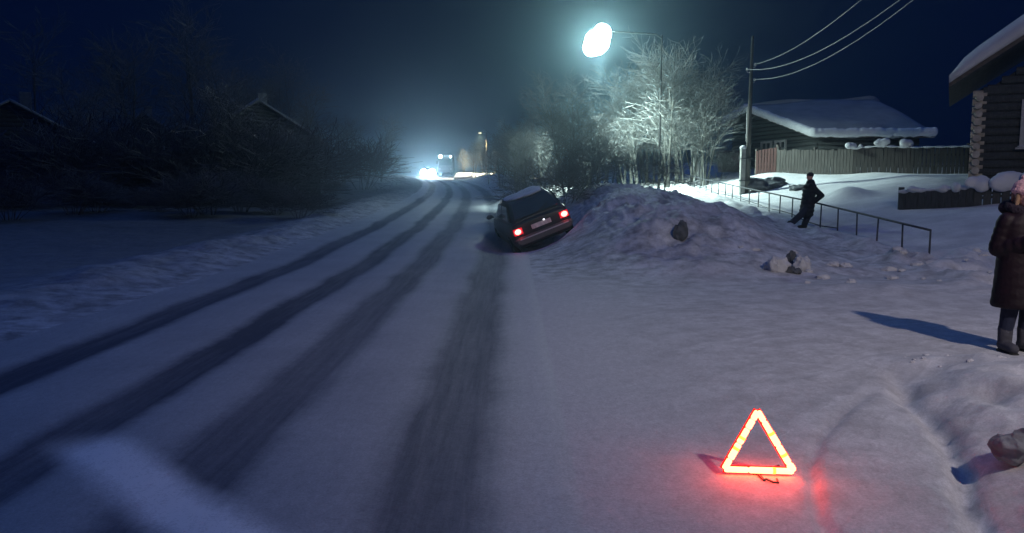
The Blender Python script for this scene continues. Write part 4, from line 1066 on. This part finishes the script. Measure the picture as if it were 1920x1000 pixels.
def woman():
    X, Y = 4.77, 7.45; z0 = hz(X, Y)
    root = thing("person", (X, Y, z0), "person in a long burgundy quilted coat and pink hat at the right edge", "person", 0)
    face = Vector((.12, -.99, -.04)).normalized()
    rt = Vector((.99, .12, 0)).normalized(); fw = Vector((face.x, face.y, 0)).normalized()   # rt: towards the person's left hand
    def B(r, f, z): return rt * r + fw * f + Vector((0, 0, z))
    b = MB(); hc = B(-.03, .02, 1.475)
    rot = head(b, hc, face, s=.98)
    b.capsule(B(-.02, 0, 1.34), B(0, 0, 1.26), .055, .07); b.capsule(B(0, 0, 1.18), B(0, 0, .92), .125, .12); b.capsule(B(-.13, 0, 1.24), B(.13, 0, 1.24), .05, .05)
    for q in (-1, 1):
        b.capsule(B(q * .09, 0, .86), B(q * .095, .02, .47), .085, .06); b.capsule(B(q * .095, .02, .47), B(q * .10, -.02, .09), .055, .04)
        b.capsule(B(q * .10, -.02, .06), B(q * .12, .13, .04), .04, .035)
        b.capsule(B(q * .19, 0, 1.25), B(q * .235, -.02, .99), .05, .042)
        b.capsule(B(q * .235, -.02, .99), B(q * .06, .24, 1.07), .04, .027)
    hand(b, B(-.06, .24, 1.07), rt * .75 + fw * .4 + Vector((0, 0, .35)), -fw * .3 + Vector((0, 0, .9)), .95, .75, 1)
    hand(b, B(.06, .24, 1.07), -rt * .55 + fw * .5 + Vector((0, 0, .45)), -fw * .3 + Vector((0, 0, .9)), .95, .75, -1)
    bo = b.build("body", M_skin, root, smooth=True, remesh=.0065, sm=2)
    eyes(hc, rot, root, .98)
    # coat
    c = MB(); rings = []
    N = 28
    prof = [(.43, .235, .20), (.46, .245, .205), (.60, .235, .195), (.80, .225, .185), (.98, .215, .17), (1.10, .215, .165), (1.22, .215, .15), (1.29, .17, .125), (1.34, .11, .10), (1.38, .085, .085)]
    zz = .43; lst = []
    while zz < 1.38:
        a_ = float(np.interp(zz, [q[0] for q in prof], [q[1] for q in prof])); b2 = float(np.interp(zz, [q[0] for q in prof], [q[2] for q in prof]))
        k = 1 + .020 * abs(math.sin((zz - .43) * math.pi / .095)) if zz < 1.28 else 1
        lst.append([B(a_ * k * math.cos(t) * (1 + .015 * math.sin(5 * t + zz * 7)), b2 * k * math.sin(t), zz) for t in [2 * math.pi * i / N for i in range(N)]]); zz += .012
    c.loft(lst)
    for q in (-1, 1):
        pa, pe, pw = B(q * .165, -.01, 1.24), B(q * .215, -.05, .98), B(q * .085, .215, 1.06)
        for (s0, s1, r0, r1, n) in ((pa, pe, .088, .082, 4), (pe, pw, .080, .058, 4)):
            for i in range(n):
                c.ell(s0.lerp(s1, (i + .5) / n), (r0 + (r1 - r0) * i / n,) * 3, 12, 8)
            c.capsule(s0, s1, r0 * .93, r1 * .93)
    c.build("coat", M_coat, root, smooth=True, remesh=.011, sm=1)
    # hood with fur lying behind the head
    h = MB(); rr = random.Random(3)
    for k in range(60):
        t = 2 * math.pi * k / 60
        h.ell(B(-.015 + .118 * math.cos(t), -.02 + .09 * math.sin(t), 1.365 + .03 * math.sin(t) * -1 + rr.uniform(-.012, .012)), (.034, .034, .040), 7, 5, .25, rr)
    h.ell(B(-.03, -.13, 1.36), (.13, .07, .08), 14, 9)
    h.build("fur_hood", M_fur, root, smooth=True, remesh=.012)
    # hat
    t = MB(); up = rot @ Vector((0, 0, 1))
    t.ell(hc + rot @ Vector((0, -.014, .062)), (.092, .106, .090), 20, 12, rot=rot); 
    for k in range(24):
        a = 2 * math.pi * k / 24; t.ell(hc + rot @ Vector((.088 * math.cos(a), -.010 + .102 * math.sin(a), .045)), (.018, .018, .024), 8, 6)
    t.ell(hc + rot @ Vector((0, -.02, .165)), (.032, .032, .03), 10, 8)
    t.build("hat", M_hat, root, smooth=True, remesh=.008)
    hr = MB()
    hr.ell(hc + rot @ Vector((0, -.075, -.02)), (.075, .035, .10), 12, 8, rot=rot)
    for q in (-1, 1): hr.capsule(hc + rot @ Vector((q * .074, .01, .01)), hc + rot @ Vector((q * .085, .01, -.13)), .022, .018)
    hr.build("hair", mat("fair_hair", (.35, .22, .14), .7, .3, 20, .5, 60, stretch=(6, 6, 1)), root, smooth=True, remesh=.008)
    # trousers and boots
    tr = MB()
    for q in (-1, 1): tr.capsule(B(q * .09, 0, .72), B(q * .095, .02, .46), .095, .080); tr.capsule(B(q * .095, .02, .46), B(q * .10, -.02, .20), .078, .062)
    tr.build("trousers", M_jean, root, smooth=True, remesh=.011, sm=2)
    for q in (-1, 1):
        bt = MB(); bt.capsule(B(q * .10, -.02, .22), B(q * .10, -.02, .08), .066, .060); bt.capsule(B(q * .10, -.04, .065), B(q * .125, .13, .055), .055, .048)
        bt.build("boot", M_boot, root, smooth=True, remesh=.010, sm=2)
        so = MB(); so.capsule(B(q * .10, -.05, .012), B(q * .127, .14, .012), .050, .044); so2 = so.build("sole", M_sole, root, smooth=True)
        so2.scale = (1, 1, .5)
    p0 = B(.0, .335, 1.15)
    ph = MB().box((0, 0, 0), (.072, .012, .145)).build("mobile_phone", mat("yellow_phone_case", (.55, .42, .12), .5, .15, 8), None, bevel=.005)
    ph.location = Vector((X, Y, z0)) + p0; ph.rotation_euler = (math.radians(-25), 0, math.atan2(fw.y, fw.x) + math.pi / 2)
    tag(ph, "yellowish phone held in front of the chest by the person in burgundy", "phone")
woman()

def leaner():
    Yp = 22.5; fx, fy = P(1497, 428, Yp).x, Yp; z0 = hz(fx + .15, Yp)
    root = thing("person", (fx, fy, z0), "person in dark clothes leaning back against the pipe railing with hands in pockets", "person")
    # local x to the right in the photograph; the figure faces left, slightly to the camera
    H = P(1519, 334, Yp); 
    k = 1.0
    def G(px, py, dy=0): 
        q = P(px, py, Yp + dy); return Vector((q.x - fx, dy, q.z - z0))
    hipL, hipR = G(1518, 384, -.10), G(1520, 385, .10)
    kneL, kneR = G(1503, 402, -.16), G(1515, 405, .14)
    ankL, ankR = G(1480, 425, -.20), G(1508, 424, .14)
    ankL.z = max(ankL.z, .07); ankR.z = .07
    toeL, toeR = ankL + Vector((-.17, -.05, -.03)), ankR + Vector((-.17, -.03, -.03))
    chest, neck = G(1522, 352), G(1520, 343)
    hc = G(1518.5, 332)
    shL, shR = G(1521, 349, -.19), G(1523, 349, .19)
    elL, elR = G(1541, 367, -.27), G(1538, 366, .27)
    haL, haR = G(1527, 379, -.16), G(1526, 379, .17)
    b = MB(); rot = head(b, hc, Vector((-.93, -.35, -.05)))
    b.capsule(neck - Vector((0, 0, .06)), (hipL + hipR) / 2, .12, .13); b.capsule(shL, shR, .065, .065)
    for a_, kn, an, to in ((hipL, kneL, ankL, toeL), (hipR, kneR, ankR, toeR)):
        b.capsule(a_, kn, .085, .06); b.capsule(kn, an, .055, .04); b.capsule(an - Vector((0, 0, .02)), to, .04, .035)
    for s_, el, ha in ((shL, elL, haL), (shR, elR, haR)): b.capsule(s_, el, .05, .042); b.capsule(el, ha, .04, .028); hand(b, ha, Vector((-.6, 0, -.8)), Vector((-.3, 0, .2)), 1.0, .5)
    b.build("body", M_skin, root, smooth=True, remesh=.009, sm=1)
    eyes(hc, rot, root)
    j = MB(); mid = (hipL + hipR) / 2
    for t in range(9):
        u = t / 8; q = neck.lerp(mid + Vector((-.10, 0, -.26)), u); r = (.14, .21, .23, .225, .22, .225, .235, .24, .23)[t]
        j.ell(q, (r * .82, r * 1.15, .11), 16, 9)
    for s_, el, ha in ((shL, elL, haL), (shR, elR, haR)): j.capsule(s_, el, .085, .075); j.capsule(el, ha, .073, .06)
    j.ell(neck + Vector((.01, 0, .0)), (.10, .11, .06), 14, 8)
    j.build("jacket", M_black, root, smooth=True, remesh=.016, sm=2)
    tr = MB()
    for a_, kn, an in ((hipL, kneL, ankL), (hipR, kneR, ankR)): tr.capsule(a_, kn, .115, .095); tr.capsule(kn, an + Vector((0, 0, .04)), .095, .085)
    tr.capsule(hipL, hipR, .12, .12)
    tr.build("trousers", M_jean, root, smooth=True, remesh=.016, sm=2)
    for an, to in ((ankL, toeL), (ankR, toeR)):
        bt = MB(); bt.capsule(an + Vector((0, 0, .1)), an, .065, .06); bt.capsule(an + Vector((.03, 0, -.01)), to, .055, .048); bt.build("boot", M_sole, root, smooth=True, remesh=.012, sm=2)
    t = MB(); t.ell(hc + rot @ Vector((0, -.016, .052)), (.088, .102, .078), 16, 10, rot=rot)
    t.capsule(hc + rot @ Vector((-.03, .085, .055)), hc + rot @ Vector((.03, .085, .055)), .014, .014)
    t.build("cap", M_fur, root, smooth=True, remesh=.010, sm=1)
leaner()

# ------------------------------------------------------------------ frosty air
hb = MB().box((0, 0, 0), (420, 400, 17)).build("haze", None or mat("tmp", (.5,) * 3), None, loc=(0, 140, 6.6))
hm = bpy.data.materials.new("frosty_haze"); hm.use_nodes = True; n = hm.node_tree; n.nodes.clear()
o = n.nodes.new("ShaderNodeOutputMaterial"); v = n.nodes.new("ShaderNodeVolumePrincipled")
v.inputs["Color"].default_value = (.55, .84, 1.0, 1); v.inputs["Density"].default_value = HAZE; v.inputs["Anisotropy"].default_value = .88
n.links.new(v.outputs[0], o.inputs["Volume"])
hb.data.materials.clear(); hb.data.materials.append(hm); hb['kind'] = 'stuff'
